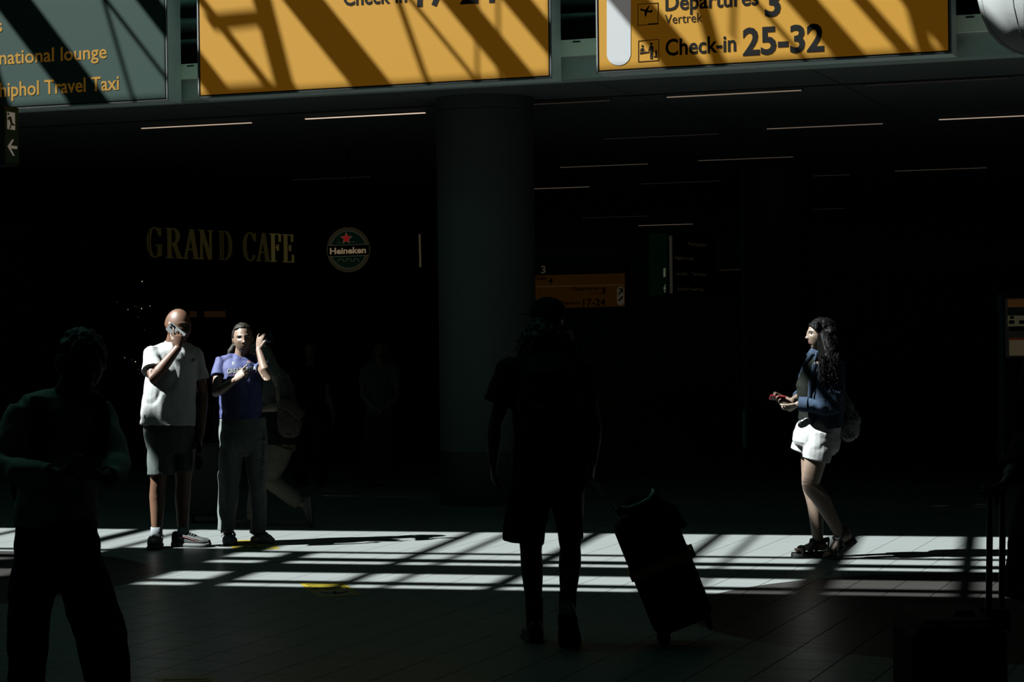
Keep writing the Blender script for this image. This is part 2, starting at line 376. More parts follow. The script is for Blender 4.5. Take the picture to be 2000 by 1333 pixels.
# ================================================================== overhead signs
ORANGE = mat('sign_orange', (0.80, 0.42, 0.055), 0.5, emit=(1.0, 0.38, 0.012), es=0.075, spec=0.15)
SLATE = mat('sign_slate', (0.065, 0.115, 0.10), 0.5, emit=(0.2, 0.5, 0.4), es=0.002, spec=0.12)
BLACK = mat('sign_black', (0.012, 0.012, 0.012), 0.7, spec=0.08)
YEL = mat('sign_letter_yellow', (0.62, 0.33, 0.045), 0.5, emit=(1.0, 0.45, 0.04), es=0.06, spec=0.15)
HOUS = mat('sign_housing', (0.75, 0.86, 0.80), 0.45, 0.1, var=0.05, vs=3, k=0.95)
PILL = mat('sign_white', (0.80, 0.84, 0.86), 0.45, emit=(1, 0.95, 0.9), es=0.10)
YS = 17.2; NS = -YB
def sp(x, y): return onb(x, y, YS)
def big_sign(label, x0, x1, z0, z1, face):
    c = bp((x0 + x1) / 2, YS + 0.12, z0)
    t = thing('overhead_sign', label, 'sign', c, 'overhead direction signs')
    part('housing', MB().bbox(x0, x1, YS + 0.012, YS + 0.25, z0, z1), HOUS, t)
    fr = MB(); b = 0.013
    for q in ((x0, x1, z0, z0 + b), (x0, x1, z1 - b, z1), (x0, x0 + b, z0 + b, z1 - b), (x1 - b, x1, z0 + b, z1 - b)):
        fr.bbox(q[0], q[1], YS - 0.004, YS + 0.012, q[2], q[3])
    part('frame', fr, ALU, t)
    part('gasket', MB().bbox(x0 + b, x1 - b, YS + 0.002, YS + 0.0125, z0 + b, z1 - b), BLACK, t)
    g = 0.026
    part('face', MB().bbox(x0 + g, x1 - g, YS - 0.001, YS + 0.004, z0 + g, z1 - g), face, t)
    for k in (0.2, 0.8):
        xx = x0 + (x1 - x0) * k
        part('bracket', MB().bbox(xx - 0.03, xx + 0.03, YS + 0.24, YS + 0.31, z0 + 0.15, z0 + 0.3), HOUS, t)
    return t
def letters(t, body, a, b2, cap_px, m, bold=0.0, name='lettering', spf=sp, nrm=NS, lift=0.004):
    A = spf(*a); B = spf(*b2); cap = cap_px * (A.y / FPX)
    return part(name, text_mb(body, A, B, cap, nrm, bold, lift), m, t)
def wid(s, bold, sub):
    a = text_mesh(s, bold)[0]; b2 = text_mesh(sub, bold)[0]
    return (max(v.x for v in a) - min(v.x for v in a)) / (max(v.x for v in b2) - min(v.x for v in b2))
sl = big_sign('dark slate overhead sign with yellow lettering at upper left', -13.6, -9.86, 3.762, 5.02, SLATE)
def left_text(full, sub, xa, ya, xb, yb, cap):
    k = wid(full, 0.012, sub); sx = xb - (xb - xa) * k; sy = yb - (yb - ya) * k; ws = full.split(' '); done = 0.0
    for i, w_ in enumerate(ws):                          # one part for each word
        e0 = 0.0 if i == 0 else 1 - wid(' '.join(ws[i:]), 0.012, full); e1 = wid(' '.join(ws[:i + 1]), 0.012, full)
        letters(sl, w_, (sx + (xb - sx) * e0, sy + (yb - sy) * e0), (sx + (xb - sx) * e1, sy + (yb - sy) * e1), cap, YEL, 0.012)
left_text('International lounge', 'national lounge', 0, 126, 209, 113.5, 26)
left_text('Schiphol Travel Taxi', 'hiphol Travel Taxi', 0, 189.5, 233, 175, 27)
letters(sl, 's', (-9, 63), (5, 62), 26, YEL, 0.012)
sc_ = big_sign('orange overhead sign left of centre reading Check-in 17-24', -9.545, -6.125, 3.768, 5.02, ORANGE)
letters(sc_, 'Check-in', (671, 11), (795, 4), 31, BLACK, 0.02)
letters(sc_, '17-24', (815, 12), (972, 3), 52, BLACK, 0.025)
sr = big_sign('orange overhead sign at upper right reading Departures 3 and Check-in 25-32', -5.72, -2.735, 3.786, 5.02, ORANGE)
letters(sr, 'Departures', (1300, 21), (1482, 9), 30, BLACK, 0.02)
letters(sr, '3', (1494, 31.5), (1525, 30), 51, BLACK, 0.03)
letters(sr, 'Vertrek', (1299, 47), (1372, 42.5), 18, BLACK, 0.0)
letters(sr, 'Check-in', (1300, 109), (1438, 99.5), 31, BLACK, 0.02)
letters(sr, '25-32', (1451, 107.5), (1610, 98.5), 50, BLACK, 0.03)
def flat(t, name, pts, m, spf=sp, nrm=NS, th=0.003, mbx=None):
    q = [spf(*p) for p in pts]; mm = mbx or MB()
    mm.prism([p + nrm * 0.0015 for p in q][::-1], nrm * th)
    return part(name, mm, m, t) if mbx is None else mm
pl = [(1185, -160)] + [(1185.5, y) for y in (104,)] + [(1208.5 - 23.5 * math.cos(a), 104.5 - 1.2 * math.sin(a) * 0 + 23.5 * math.sin(a)) for a in [math.pi * k / 24 for k in range(1, 24)]] + [(1232, 104), (1232, -163)]
flat(sr, 'arrow_panel', pl, PILL)
def frame_px(t, x0, y0, x1, y1, sl_, w_=1.2):
    m_ = MB()
    def q(a, b): return (a, b + sl_ * (a - x0))
    for a, b, c2, d2 in ((x0, y0, x1, y0 + w_), (x0, y1 - w_, x1, y1), (x0, y0, x0 + w_, y1), (x1 - w_, y0, x1, y1)):
        flat(t, '', [q(a, b), q(c2, b), q(c2, d2), q(a, d2)], None, mbx=m_)
    return m_
def zz(x, y): return (1170 + x * 0.1125, y * 0.1125)
ic = frame_px(sr, 1245.5, 8, 1286, 50.5, -0.07)
for poly in ([(712, 160), (735, 148), (780, 165), (905, 190), (922, 205), (912, 222), (885, 222), (740, 185), (715, 175)],
             [(795, 185), (860, 105), (880, 100), (872, 125), (845, 190)], [(790, 190), (842, 200), (820, 285), (800, 292), (795, 250)], [(880, 200), (915, 168), (935, 170), (925, 215)],
             [(858, 410), (1035, 400), (1035, 420), (858, 432)]):
    flat(sr, '', [zz(*p) for p in poly], None, mbx=ic)
part('pictogram', ic, BLACK, sr, label='black aeroplane pictogram')
ic = frame_px(sr, 1246.5, 79.5, 1287.5, 121.5, -0.07)
def disc_px(mm, cx, cy, r, n=16, t=sr): flat(t, '', [zz(cx + r * math.cos(2 * math.pi * k / n), cy + r * math.sin(2 * math.pi * k / n)) for k in range(n)], None, mbx=mm)
disc_px(ic, 755, 800, 20); disc_px(ic, 910, 762, 22)
for poly in ([(735, 835), (775, 835), (805, 885), (797, 890), (772, 860), (772, 893), (738, 893), (738, 860), (718, 893), (710, 890)], [(710, 910), (870, 895), (872, 915), (712, 942)],
             [(885, 795), (938, 795), (955, 900), (943, 900), (935, 850), (933, 1025), (916, 1025), (912, 910), (906, 1025), (890, 1025), (888, 850), (865, 885), (855, 882)], [(978, 885), (992, 872), (1008, 885), (1008, 970), (978, 970)], [(952, 975), (1020, 975), (1020, 995), (952, 995)]):
    flat(sr, '', [zz(*p) for p in poly], None, mbx=ic)
part('pictogram', ic, BLACK, sr, label='black check-in desk pictogram')

# ---- running-man exit sign under the dark sign
EG = mat('exit_green', (0.02, 0.10, 0.05), 0.5, emit=(0.02, 0.25, 0.1), es=0.006)
EW = mat('exit_ivory', (0.6, 0.55, 0.45), 0.5, emit=(1, 0.85, 0.65), es=0.11)
k0 = at(8, 322, 17.3); kx, ky = k0.dot(XB), k0.dot(YB); kz = k0.z
t = thing('exit_sign', 'green running man exit sign with arrow hanging at the left edge', 'sign', bp(kx - 0.2, ky + 0.09, kz))
part('housing', MB().bbox(kx - 0.45, kx, ky, ky + 0.215, kz, kz + 0.48), mat('exit_case', (0.03, 0.05, 0.04), 0.5), t)
part('face', MB().bbox(kx, kx + 0.006, ky + 0.012, ky + 0.203, kz + 0.02, kz + 0.46), EG, t)
def ef(a, b): return bp(kx + 0.007, ky + 0.012 + a * 0.191, kz + 0.02 + b * 0.44)
def epoly(pts, mm): return mm.prism([ef(*p) for p in pts], XB * 0.003)
mm = MB(); epoly([(0.15, 0.62), (0.72, 0.62), (0.72, 0.94), (0.15, 0.94)], mm); part('door_panel', mm, EW, t)
mm = MB(); 
def epoly2(pts, mm): return mm.prism([ef(*p) + XB * 0.003 for p in pts], XB * 0.002)
epoly2([(0.22 + 0.06 * math.cos(a), 0.90 + 0.024 * math.sin(a)) for a in [2 * math.pi * k / 12 for k in range(12)]], mm)
for q in ([(0.22, 0.85), (0.42, 0.86), (0.52, 0.74), (0.40, 0.72)], [(0.22, 0.85), (0.15, 0.79), (0.19, 0.78), (0.3, 0.82)], [(0.40, 0.73), (0.52, 0.74), (0.68, 0.72), (0.66, 0.70), (0.46, 0.70)], [(0.40, 0.73), (0.46, 0.72), (0.36, 0.63), (0.28, 0.63)]): epoly2(q, mm)
part('running_figure', mm, EG, t)
mm = MB(); epoly([(0.15, 0.30), (0.50, 0.44), (0.62, 0.44), (0.38, 0.325), (0.85, 0.325), (0.85, 0.27), (0.38, 0.27), (0.66, 0.14), (0.54, 0.14)], mm); part('arrow', mm, EW, t)
for k in (-0.3, -0.1): part('hanger', MB().tube([bp(kx + k, ky + 0.09, kz + 0.48), bp(kx + k, ky + 0.09, CZ + 5.6)], 0.01, 8, dome=False), BLACK, t)

# ---- white padded shade hanging at the upper right
c0 = at(2046, -38, 14.35); s_ = 14.35 / FPX
mb = MB(); prof = [(0.0, -1.0), (0.28, -0.985), (0.5, -0.93), (0.68, -0.82), (0.83, -0.66), (0.93, -0.45), (0.99, -0.2), (1.0, 0.1), (0.97, 0.5), (0.9, 0.9), (0.75, 1.25), (0.4, 1.5), (0.0, 1.56)]
n = 48; vs = []; fs = []
for r, z in prof:
    for j in range(n):
        a = 2 * math.pi * j / n; pf = 1 - 0.035 * abs(math.cos(a * 4)) ** 6
        vs.append(c0 + Vector((math.cos(a) * r * pf * 136 * s_, math.sin(a) * r * pf * 136 * s_, z * 146 * s_)))
for i in range(len(prof) - 1):
    for j in range(n): fs.append((i * n + j, i * n + (j + 1) % n, (i + 1) * n + (j + 1) % n, (i + 1) * n + j))
mb.add(vs, fs)
t = thing('hanging_shade', 'white padded fabric shade hanging at the upper right corner', 'lamp shade', c0 - ZZ * 146 * s_)
part('shade', mb, mat('white_fabric', (0.74, 0.78, 0.77), 0.8, bump=0.15, bs=15), t, smooth=True)
for k in range(8):
    a = 2 * math.pi * k / 8
    part('seam', MB().tube([c0 + Vector((math.cos(a) * r * 0.967 * 136 * s_, math.sin(a) * r * 0.967 * 136 * s_, z * 146 * s_)) for r, z in prof], 0.004, 6), mat('seam_thread', (0.4, 0.42, 0.41), 0.8), t, smooth=True)
part('cable', MB().tube([c0 + ZZ * 220 * s_, Vector((c0.x, c0.y, 9.5))], 0.008, 8, dome=False), BLACK, t)

# ---- yellow floor stickers
STY = mat('sticker_yellow', (0.72, 0.55, 0.03), 0.45, var=0.06)
STW = mat('sticker_white', (0.62, 0.70, 0.72), 0.45)
def sticker(q, label, base=None):
    P = [onz(*p) for p in q]                         # far left, far right, near right, near left
    def g(a, b, z): return (P[0] * (1 - a) + P[1] * a) * (1 - b) + (P[3] * (1 - a) + P[2] * a) * b + ZZ * z
    t = thing('floor_sticker', label, 'floor sticker', (P[0] + P[1] + P[2] + P[3]) / 4, 'yellow floor stickers')
    part('sheet', MB().prism([g(0, 1, 0.0005), g(1, 1, 0.0005), g(1, 0, 0.0005), g(0, 0, 0.0005)], (0, 0, 0.001)), STY, t)
    part('disc', MB().prism([g(0.5 + 0.42 * math.cos(a), 0.78 - 0.135 * math.sin(a), 0.0016) for a in [2 * math.pi * k / 32 for k in range(32)]], (0, 0, 0.0006)), STW, t)
    mm = MB()
    for pl_ in ([(0.46, 0.68), (0.56, 0.68), (0.56, 0.80), (0.46, 0.80)], [(0.46, 0.86), (0.56, 0.86), (0.86, 0.74), (0.78, 0.71), (0.51, 0.81)], [(0.51, 0.81), (0.24, 0.71), (0.16, 0.74), (0.46, 0.86)]):
        mm.prism([g(a, b, 0.0023) for a, b in pl_][::-1], (0, 0, 0.0004))
    part('arrow', mm, BLACK, t)
    mm = MB()
    for pl_ in ([(0.22, 0.38), (0.78, 0.38), (0.78, 0.43), (0.22, 0.43)], [(0.14, 0.405), (0.24, 0.35), (0.24, 0.46)], [(0.86, 0.405), (0.76, 0.46), (0.76, 0.35)]):
        mm.prism([g(a, b, 0.0016) for a, b in pl_][::-1], (0, 0, 0.0004))
    part('double_arrow', mm, BLACK, t)
    for pl_ in ([(0.38, 0.50), (0.62, 0.50), (0.62, 0.53), (0.38, 0.53)], [(0.1, 0.34), (0.13, 0.34), (0.17, 0.52), (0.14, 0.52)], [(0.87, 0.34), (0.9, 0.34), (0.94, 0.52), (0.91, 0.52)]):
        part('mark', MB().prism([g(a, b, 0.0016) for a, b in pl_][::-1], (0, 0, 0.0004)), BLACK, t)
    mm = MB()
    for k in range(14):
        a = 0.12 + k * 0.055
        for b in (0.10, 0.20): mm.prism([g(a, b, 0.0016), g(a, b + 0.05, 0.0016), g(a + 0.035, b + 0.05, 0.0016), g(a + 0.035, b, 0.0016)], (0, 0, 0.0004))
    part('small_print', mm, BLACK, t)['kind'] = 'stuff'
sticker([(585, 1140), (668, 1137.5), (706, 1163), (621, 1168)], 'yellow floor sticker with arrow lying in the open before the walker')
sticker([(434, 1057), (515, 1055), (548, 1073), (462, 1076)], 'yellow floor sticker under the feet of the woman in blue')
sticker([(300, 1325), (415, 1322), (475, 1368), (340, 1373)], 'yellow floor sticker cut by the bottom edge of the photo')
# ================================================================== people: tools
SKIN = {}
def skin(name, col, rough=0.5):
    if name not in SKIN:
        m = mat(name, col, rough, var=0.08, vs=14, bump=0.04, bs=120, spec=0.35); b = m.node_tree.nodes['Principled BSDF']
        b.inputs['Subsurface Weight'].default_value = 0.08; b.inputs['Subsurface Radius'].default_value = (0.01, 0.004, 0.002)
        SKIN[name] = m
    return SKIN[name]
LIP = mat('lips', (0.36, 0.12, 0.10), 0.45); EYEW = mat('eye_white', (0.6, 0.58, 0.55), 0.3); IRIS = mat('iris', (0.015, 0.01, 0.008), 0.2)
BROW = mat('brow_hair', (0.015, 0.01, 0.008), 0.7)
def remesh(mb, voxel, smooth=2, folds=0.0, ff=9.0, seed=0.0, stretch=(1, 1, 1), tag_=''):
    me = mb.mesh('work'); o = bpy.data.objects.new('work', me); COL.objects.link(o)
    r = o.modifiers.new('r', 'REMESH'); r.mode = 'VOXEL'; r.voxel_size = voxel; r.adaptivity = 0
    if smooth:
        s = o.modifiers.new('s', 'SMOOTH'); s.factor = 0.5; s.iterations = smooth
    out = evalmesh(o); bpy.data.objects.remove(o); bpy.data.meshes.remove(me)
    if folds:
        nv = len(out.vertices); co = np.empty(nv * 3); out.vertices.foreach_get('co', co); co = co.reshape(-1, 3)
        no = np.array([v.normal[:] for v in out.vertices])
        st = Vector(stretch)
        d = np.array([noise.noise(Vector((c[0] * ff * st.x + seed, c[1] * ff * st.y, c[2] * ff * st.z))) + 0.5 * noise.noise(Vector((c[0] * ff * 2.3 * st.x, c[1] * ff * 2.3 * st.y + seed, c[2] * ff * 2.3 * st.z))) for c in co])
        d = d - np.abs(d) * 0.4 - 0.55 * np.array([max(0.0, 0.22 - abs(noise.noise(Vector(((c[0] + 0.45 * c[2]) * ff * 0.8 + seed * 3, c[1] * ff * 0.5, (c[2] - 0.5 * c[0]) * ff * 0.55))))) / 0.22 for c in co])
        co += no * (d * folds)[:, None]; out.vertices.foreach_set('co', co.ravel()); out.update()
    return out
def put(name, me, mats, parent, label=None):
    b = root_of(parent).location; me.transform(Matrix.Translation(-b)); me.name = name
    o = link(name, me, mats, parent, smooth=True)
    if label: o['label'] = label
    return o
def axes(f, u=ZZ):
    f = Vector(f).normalized(); u = Vector(u); u = (u - f * u.dot(f)).normalized(); r = f.cross(u)
    return Matrix(((r.x, f.x, u.x), (r.y, f.y, u.y), (r.z, f.z, u.z)))
def head(mb, c, R, h, wide=1.0, jaw=1.0, nose=1.0, ears=True, n=72, m=56):
    vs = []; fs = []
    def g(x, z, cx, cz, sx, sz): return math.exp(-((x - cx) / sx) ** 2 - ((z - cz) / sz) ** 2)
    def pt(x, y, z):
        X, Y, Z = x * 0.325 * wide, y * 0.405, z * 0.5
        if z < 0.1:
            t = min(1.0, (0.1 - z) / 1.1); X *= 1 - 0.33 * t ** 1.6 / jaw
            if y < 0: Y *= 1 - 0.55 * t
            else: Y *= 1 + 0.02 * t
        if Y < 0 and z > 0: Y *= 1.08
        if y > -0.05:
            k = min(1.0, (y + 0.05) * 2.2)
            d = 0.055 * nose * g(X, Z, 0, 0.0, 0.045, 0.10) + 0.10 * nose * g(X, Z, 0, -0.105, 0.045, 0.042) + 0.022 * (g(X, Z, 0.05, -0.12, 0.028, 0.028) + g(X, Z, -0.05, -0.12, 0.028, 0.028))
            d -= 0.055 * (g(X, Z, 0.135, 0.03, 0.07, 0.045) + g(X, Z, -0.135, 0.03, 0.07, 0.045))
            d += 0.028 * (g(X, Z, 0.13, 0.10, 0.1, 0.03) + g(X, Z, -0.13, 0.10, 0.1, 0.03)) + 0.014 * (g(X, Z, 0.19, -0.07, 0.07, 0.07) + g(X, Z, -0.19, -0.07, 0.07, 0.07))
            d += 0.036 * g(X, Z, 0, -0.222, 0.08, 0.022) + 0.038 * g(X, Z, 0, -0.275, 0.07, 0.024) - 0.03 * g(X, Z, 0, -0.248, 0.10, 0.010)
            d += 0.035 * g(X, Z, 0, -0.42, 0.09, 0.06) - 0.014 * g(X, Z, 0, -0.33, 0.08, 0.03)
            Y += d * k
        return Vector((X, Y, Z))
    vs.append(c + R @ (pt(0, 0, 1) * h))
    for i in range(1, m):
        ph = math.pi * i / m
        for j in range(n):
            th = 2 * math.pi * j / n; vs.append(c + R @ (pt(math.sin(ph) * math.cos(th), math.sin(ph) * math.sin(th), math.cos(ph)) * h))
    vs.append(c + R @ (pt(0, 0, -1) * h))
    for j in range(n): fs.append((0, 1 + j, 1 + (j + 1) % n)); fs.append((len(vs) - 1, 1 + (m - 2) * n + (j + 1) % n, 1 + (m - 2) * n + j))
    for i in range(m - 2):
        for j in range(n): fs.append((1 + i * n + j, 1 + (i + 1) * n + j, 1 + (i + 1) * n + (j + 1) % n, 1 + i * n + (j + 1) % n))
    mb.add(vs, fs)
    if ears:
        for s in (-1, 1):
            E_ = R @ Matrix.Rotation(s * -0.35, 3, 'Z')
            mb.ell(c + R @ Vector((s * 0.325 * wide, -0.04, -0.01)) * h, (0.028 * h, 0.075 * h, 0.125 * h), E_, 12, 10)
            mb.ell(c + R @ Vector((s * 0.335 * wide, -0.015, -0.085)) * h, (0.026 * h, 0.035 * h, 0.045 * h), E_, 10, 8)
def face_mats(me, c, R, h, lips=True):
    Ri = R.transposed(); idx = []
    for p in me.polygons:
        q = Ri @ (p.center - c) / h; i = 0
        if q.y > 0.2 and abs(q.z) < 0.5:
            ax = abs(q.x)
            if ((ax - 0.135) / 0.055) ** 2 + ((q.z - 0.03) / 0.021) ** 2 < 1: i = 3 if (ax - 0.135) ** 2 + (q.z - 0.03) ** 2 < 0.026 ** 2 else 2
            elif 0.06 < ax < 0.215 and abs(q.z - 0.105 + (ax - 0.14) ** 2 * 2) < 0.016: i = 4
            elif lips and ax < 0.085 and abs(q.z + 0.25) < 0.036 * (1 - (ax / 0.095) ** 2) and q.y > 0.3: i = 1
        idx.append(i)
    me.polygons.foreach_set('material_index', idx)
def sleeve(g, sh, el, k, r0, r1, n=16, back=0.0):
    sh, el = Vector(sh), Vector(el); g.tube([sh - (el - sh) * back, sh.lerp(el, k * 0.4), sh.lerp(el, k * 0.75), sh.lerp(el, k)], [r0, r0 * 1.02, (r0 + r1) / 2, r1], n, dome=False)
def limb(mb, pts, rs, n=14): mb.tube(pts, rs, n)
def arm(mb, sh, el, wr, k=1.0):
    sh, el, wr = Vector(sh), Vector(el), Vector(wr)
    mb.tube([sh, sh.lerp(el, 0.35), sh.lerp(el, 0.75), el, el.lerp(wr, 0.25), el.lerp(wr, 0.65), wr], [0.050 * k, 0.047 * k, 0.041 * k, 0.038 * k, 0.041 * k, 0.033 * k, 0.025 * k], 14)
def smooth_path(ps, rs, n=5):
    """rounded path and radii through the given joints"""
    P_ = [ps[0] * 2 - ps[1]] + list(ps) + [ps[-1] * 2 - ps[-2]]; op = []; orr = []
    for i in range(1, len(P_) - 2):
        for k in range(n):
            t = k / n; p0, p1, p2, p3 = P_[i - 1], P_[i], P_[i + 1], P_[i + 2]
            op.append(0.5 * ((2 * p1) + (p2 - p0) * t + (2 * p0 - 5 * p1 + 4 * p2 - p3) * t * t + (3 * p1 - p0 - 3 * p2 + p3) * t ** 3)); orr.append(rs[i - 1] + (rs[i] - rs[i - 1]) * t)
    return op + [ps[-1]], orr + [rs[-1]]
def leg(mb, hp, kn, an, k=1.0, back=None):
    hp, kn, an = Vector(hp), Vector(kn), Vector(an)
    b = (Vector(back) if back is not None else Vector((0, 0, 0))) * 0.018
    ps, rs = smooth_path([hp, hp.lerp(kn, 0.4), hp.lerp(kn, 0.8), kn.lerp((hp + an) / 2, 0.04), kn.lerp(an, 0.28) + b, kn.lerp(an, 0.6) + b * 0.5, kn.lerp(an, 0.9), an], [0.085 * k, 0.076 * k, 0.062 * k, 0.056 * k, 0.058 * k, 0.047 * k, 0.037 * k, 0.036 * k])
    mb.tube(ps, rs, 22)
def hand(mb, wr, d, nrm, right, size=1.0, curls=((0.2, 0.3, 0.2),) * 4, thumb=(0.75, 0.25, 0.35), spread=0.05):
    """palm, four unequal jointed fingers and a thumb leaving the side of the palm"""
    wr = Vector(wr); d = Vector(d).normalized(); nrm = Vector(nrm); nrm = (nrm - d * nrm.dot(d)).normalized()
    s = d.cross(nrm) if right else nrm.cross(d); z = size
    mb.tube([wr - d * 0.01, wr + d * 0.03 * z, wr + d * 0.065 * z, wr + d * 0.092 * z], [(0.024 * z, 0.017 * z), (0.034 * z, 0.016 * z), (0.040 * z, 0.0145 * z), (0.038 * z, 0.012 * z)], 14, ref=s)
    for i, (off, ln, r) in enumerate(((0.029, 0.074, 0.0088), (0.0095, 0.082, 0.0090), (-0.010, 0.076, 0.0085), (-0.028, 0.060, 0.0075))):
        p = wr + d * (0.088 - 0.006 * abs(i - 1)) * z + s * off * z; a = 0.0; pts = [p]; dd0 = (d + s * spread * (1.5 - i)).normalized()
        for L_, c in zip((0.45, 0.30, 0.25), curls[i]):
            a += c; p = p + (dd0 * math.cos(a) + nrm * math.sin(a)) * ln * L_ * z; pts.append(p)
        mb.tube(pts, [r * z, r * 0.97 * z, r * 0.88 * z, r * 0.74 * z], 10)
    sp_, c1, c2 = thumb; p = wr + d * 0.022 * z + s * 0.024 * z; pts = [p]; a = 0.0
    t0 = (d * math.cos(sp_) + s * math.sin(sp_)).normalized()
    for L_, c in zip((0.044, 0.034, 0.027), (0.15, c1, c2)):
        a += c; t = (t0 * math.cos(a) + (nrm * 0.85 + d * 0.3 - s * 0.3).normalized() * math.sin(a)).normalized(); p = p + t * L_ * z; pts.append(p)
    mb.tube(pts, [0.014 * z, 0.0115 * z, 0.0105 * z, 0.008 * z], 10)
def loft(rings, mi=0):
    n = len(rings[0]); vs = [p for r in rings for p in r]; fs = []
    for i in range(len(rings) - 1):
        for j in range(n): fs.append((i * n + j, i * n + (j + 1) % n, (i + 1) * n + (j + 1) % n, (i + 1) * n + j))
    fs.append(tuple(range(n))[::-1]); fs.append(tuple((len(rings) - 1) * n + j for j in range(n)))
    return vs, fs
def foot_rings(heel, d, L, prof, up=ZZ, z0=0.0):
    d = Vector(d).normalized(); up = Vector(up); up = (up - d * up.dot(d)).normalized(); s = d.cross(up); rings = []
    for t, w_, lo, hi in prof:
        c = Vector(heel) + d * (t * L)
        rings.append([c + s * (w_ * a) + up * (lo + (hi - lo) * b) for a, b in ((-0.9, 0), (-1, 0.25), (-0.93, 0.6), (-0.6, 0.9), (0, 1), (0.6, 0.9), (0.93, 0.6), (1, 0.25), (0.9, 0))])
    return rings
def shoe(parent, heel, d, L=0.28, wd=0.048, sole_h=0.03, top=0.085, up_m=None, sole_m=None, up=ZZ, name='shoe', extra=None):
    """one shoe: upper on a sole"""
    pr = [(0.0, 0.62, 0.0, 0.94), (0.05, 0.76, 0, 1.0), (0.18, 0.84, 0, 1.0), (0.32, 0.84, 0, 0.92), (0.48, 0.92, 0, 0.72), (0.64, 1.0, 0, 0.54), (0.8, 0.98, 0, 0.44), (0.92, 0.78, 0, 0.36), (1.0, 0.4, 0, 0.2)]
    u = MB(); u.add(*loft(foot_rings(heel, d, L, [(t, w_ * wd * 0.95, sole_h * 0.7, sole_h + (top) * hi) for t, w_, lo, hi in pr], up)))
    o = part(name, u, up_m, parent, smooth=50)
    s = MB(); s.add(*loft(foot_rings(heel, d, L, [(t * 1.03 - 0.015, w_ * wd * 1.06, 0.002 + (0.012 if t > 0.95 else 0), sole_h) for t, w_, lo, hi in pr], up)))
    part('sole', s, sole_m, o, smooth=50)
    return o
def on_garment(bvh, x, y, lift=0.004):
    r = ray(x, y).normalized(); hit = bvh.ray_cast(CAM, r, 60)
    if hit[0] is None: return None
    return hit[0] - r * lift
def bvh_of(o):
    me = o.data; b = root_of(o).location
    return BVHTree.FromPolygons([v.co + b for v in me.vertices], [tuple(p.vertices) for p in me.polygons])
def print_text(parent, bvh, body, p0, p1, cap, m, name='print', bold=0.02, vert=None, lift=0.004):
    """lettering printed on cloth, p0-p1 baseline in photograph points"""
    vs, fs = text_mesh(body, bold); x0 = min(v.x for v in vs); x1 = max(v.x for v in vs); mm = MB(); out = []
    dx, dy = p1[0] - p0[0], p1[1] - p0[1]; L_ = math.hypot(dx, dy); nx, ny = dy / L_, -dx / L_
    for v in vs:
        a = (v.x - x0) / (x1 - x0); q = on_garment(bvh, p0[0] + dx * a + nx * v.y / CAPH * cap, p0[1] + dy * a + ny * v.y / CAPH * cap, lift); out.append(q)
    good = [f for f in fs if all(out[i] is not None for i in f)]
    used = sorted({i for f in good for i in f}); mp = {k: i for i, k in enumerate(used)}
    if not used: return None
    mm.add([out[i] for i in used], [tuple(mp[i] for i in f) for f in good]); return part(name, mm, m, parent)
def print_poly(parent, bvh, polys, m, name='emblem', lift=0.004):
    mm = MB()
    for pl_ in polys:
        q = [on_garment(bvh, *p, lift) for p in pl_]
        if all(v is not None for v in q): mm.add(q, [tuple(range(len(q)))])
    return part(name, mm, m, parent) if mm.v else None
def curls_mb(mb, roots, length, r, amp, n=9, down=Vector((0, 0, -1)), drift=None):
    for p in roots:
        ph = random.uniform(0, 6.28); L_ = length * random.uniform(0.7, 1.1); pts = []; k = random.uniform(0.8, 1.3)
        for i in range(n):
            t = i / (n - 1); a = ph + t * 9 * k
            q = Vector(p) + down * (L_ * t) + Vector((math.cos(a), math.sin(a), 0)) * amp * (0.3 + t) 
            if drift is not None: q += Vector(drift) * t
            pts.append(q)
        mb.tube(pts, [r * (1 - 0.5 * i / (n - 1)) for i in range(n)], 6)
# ================================================================== people: the three in the sun
WTEE = mat('white_cotton', (1.05, 1.10, 1.08), 0.85, bump=0.12, bs=55)
TEALS = mat('grey_teal_cotton', (0.13, 0.175, 0.165), 0.85, var=0.08, vs=20, bump=0.1, bs=90)
RUBW = mat('white_rubber', (0.26, 0.28, 0.27), 0.7, spec=0.2); RUBB = mat('black_rubber', (0.012, 0.012, 0.012), 0.6)
SOCK = mat('white_sock', (0.62, 0.68, 0.72), 0.85)
GLASSB = mat('lens_black', (0.008, 0.008, 0.01), 0.1)

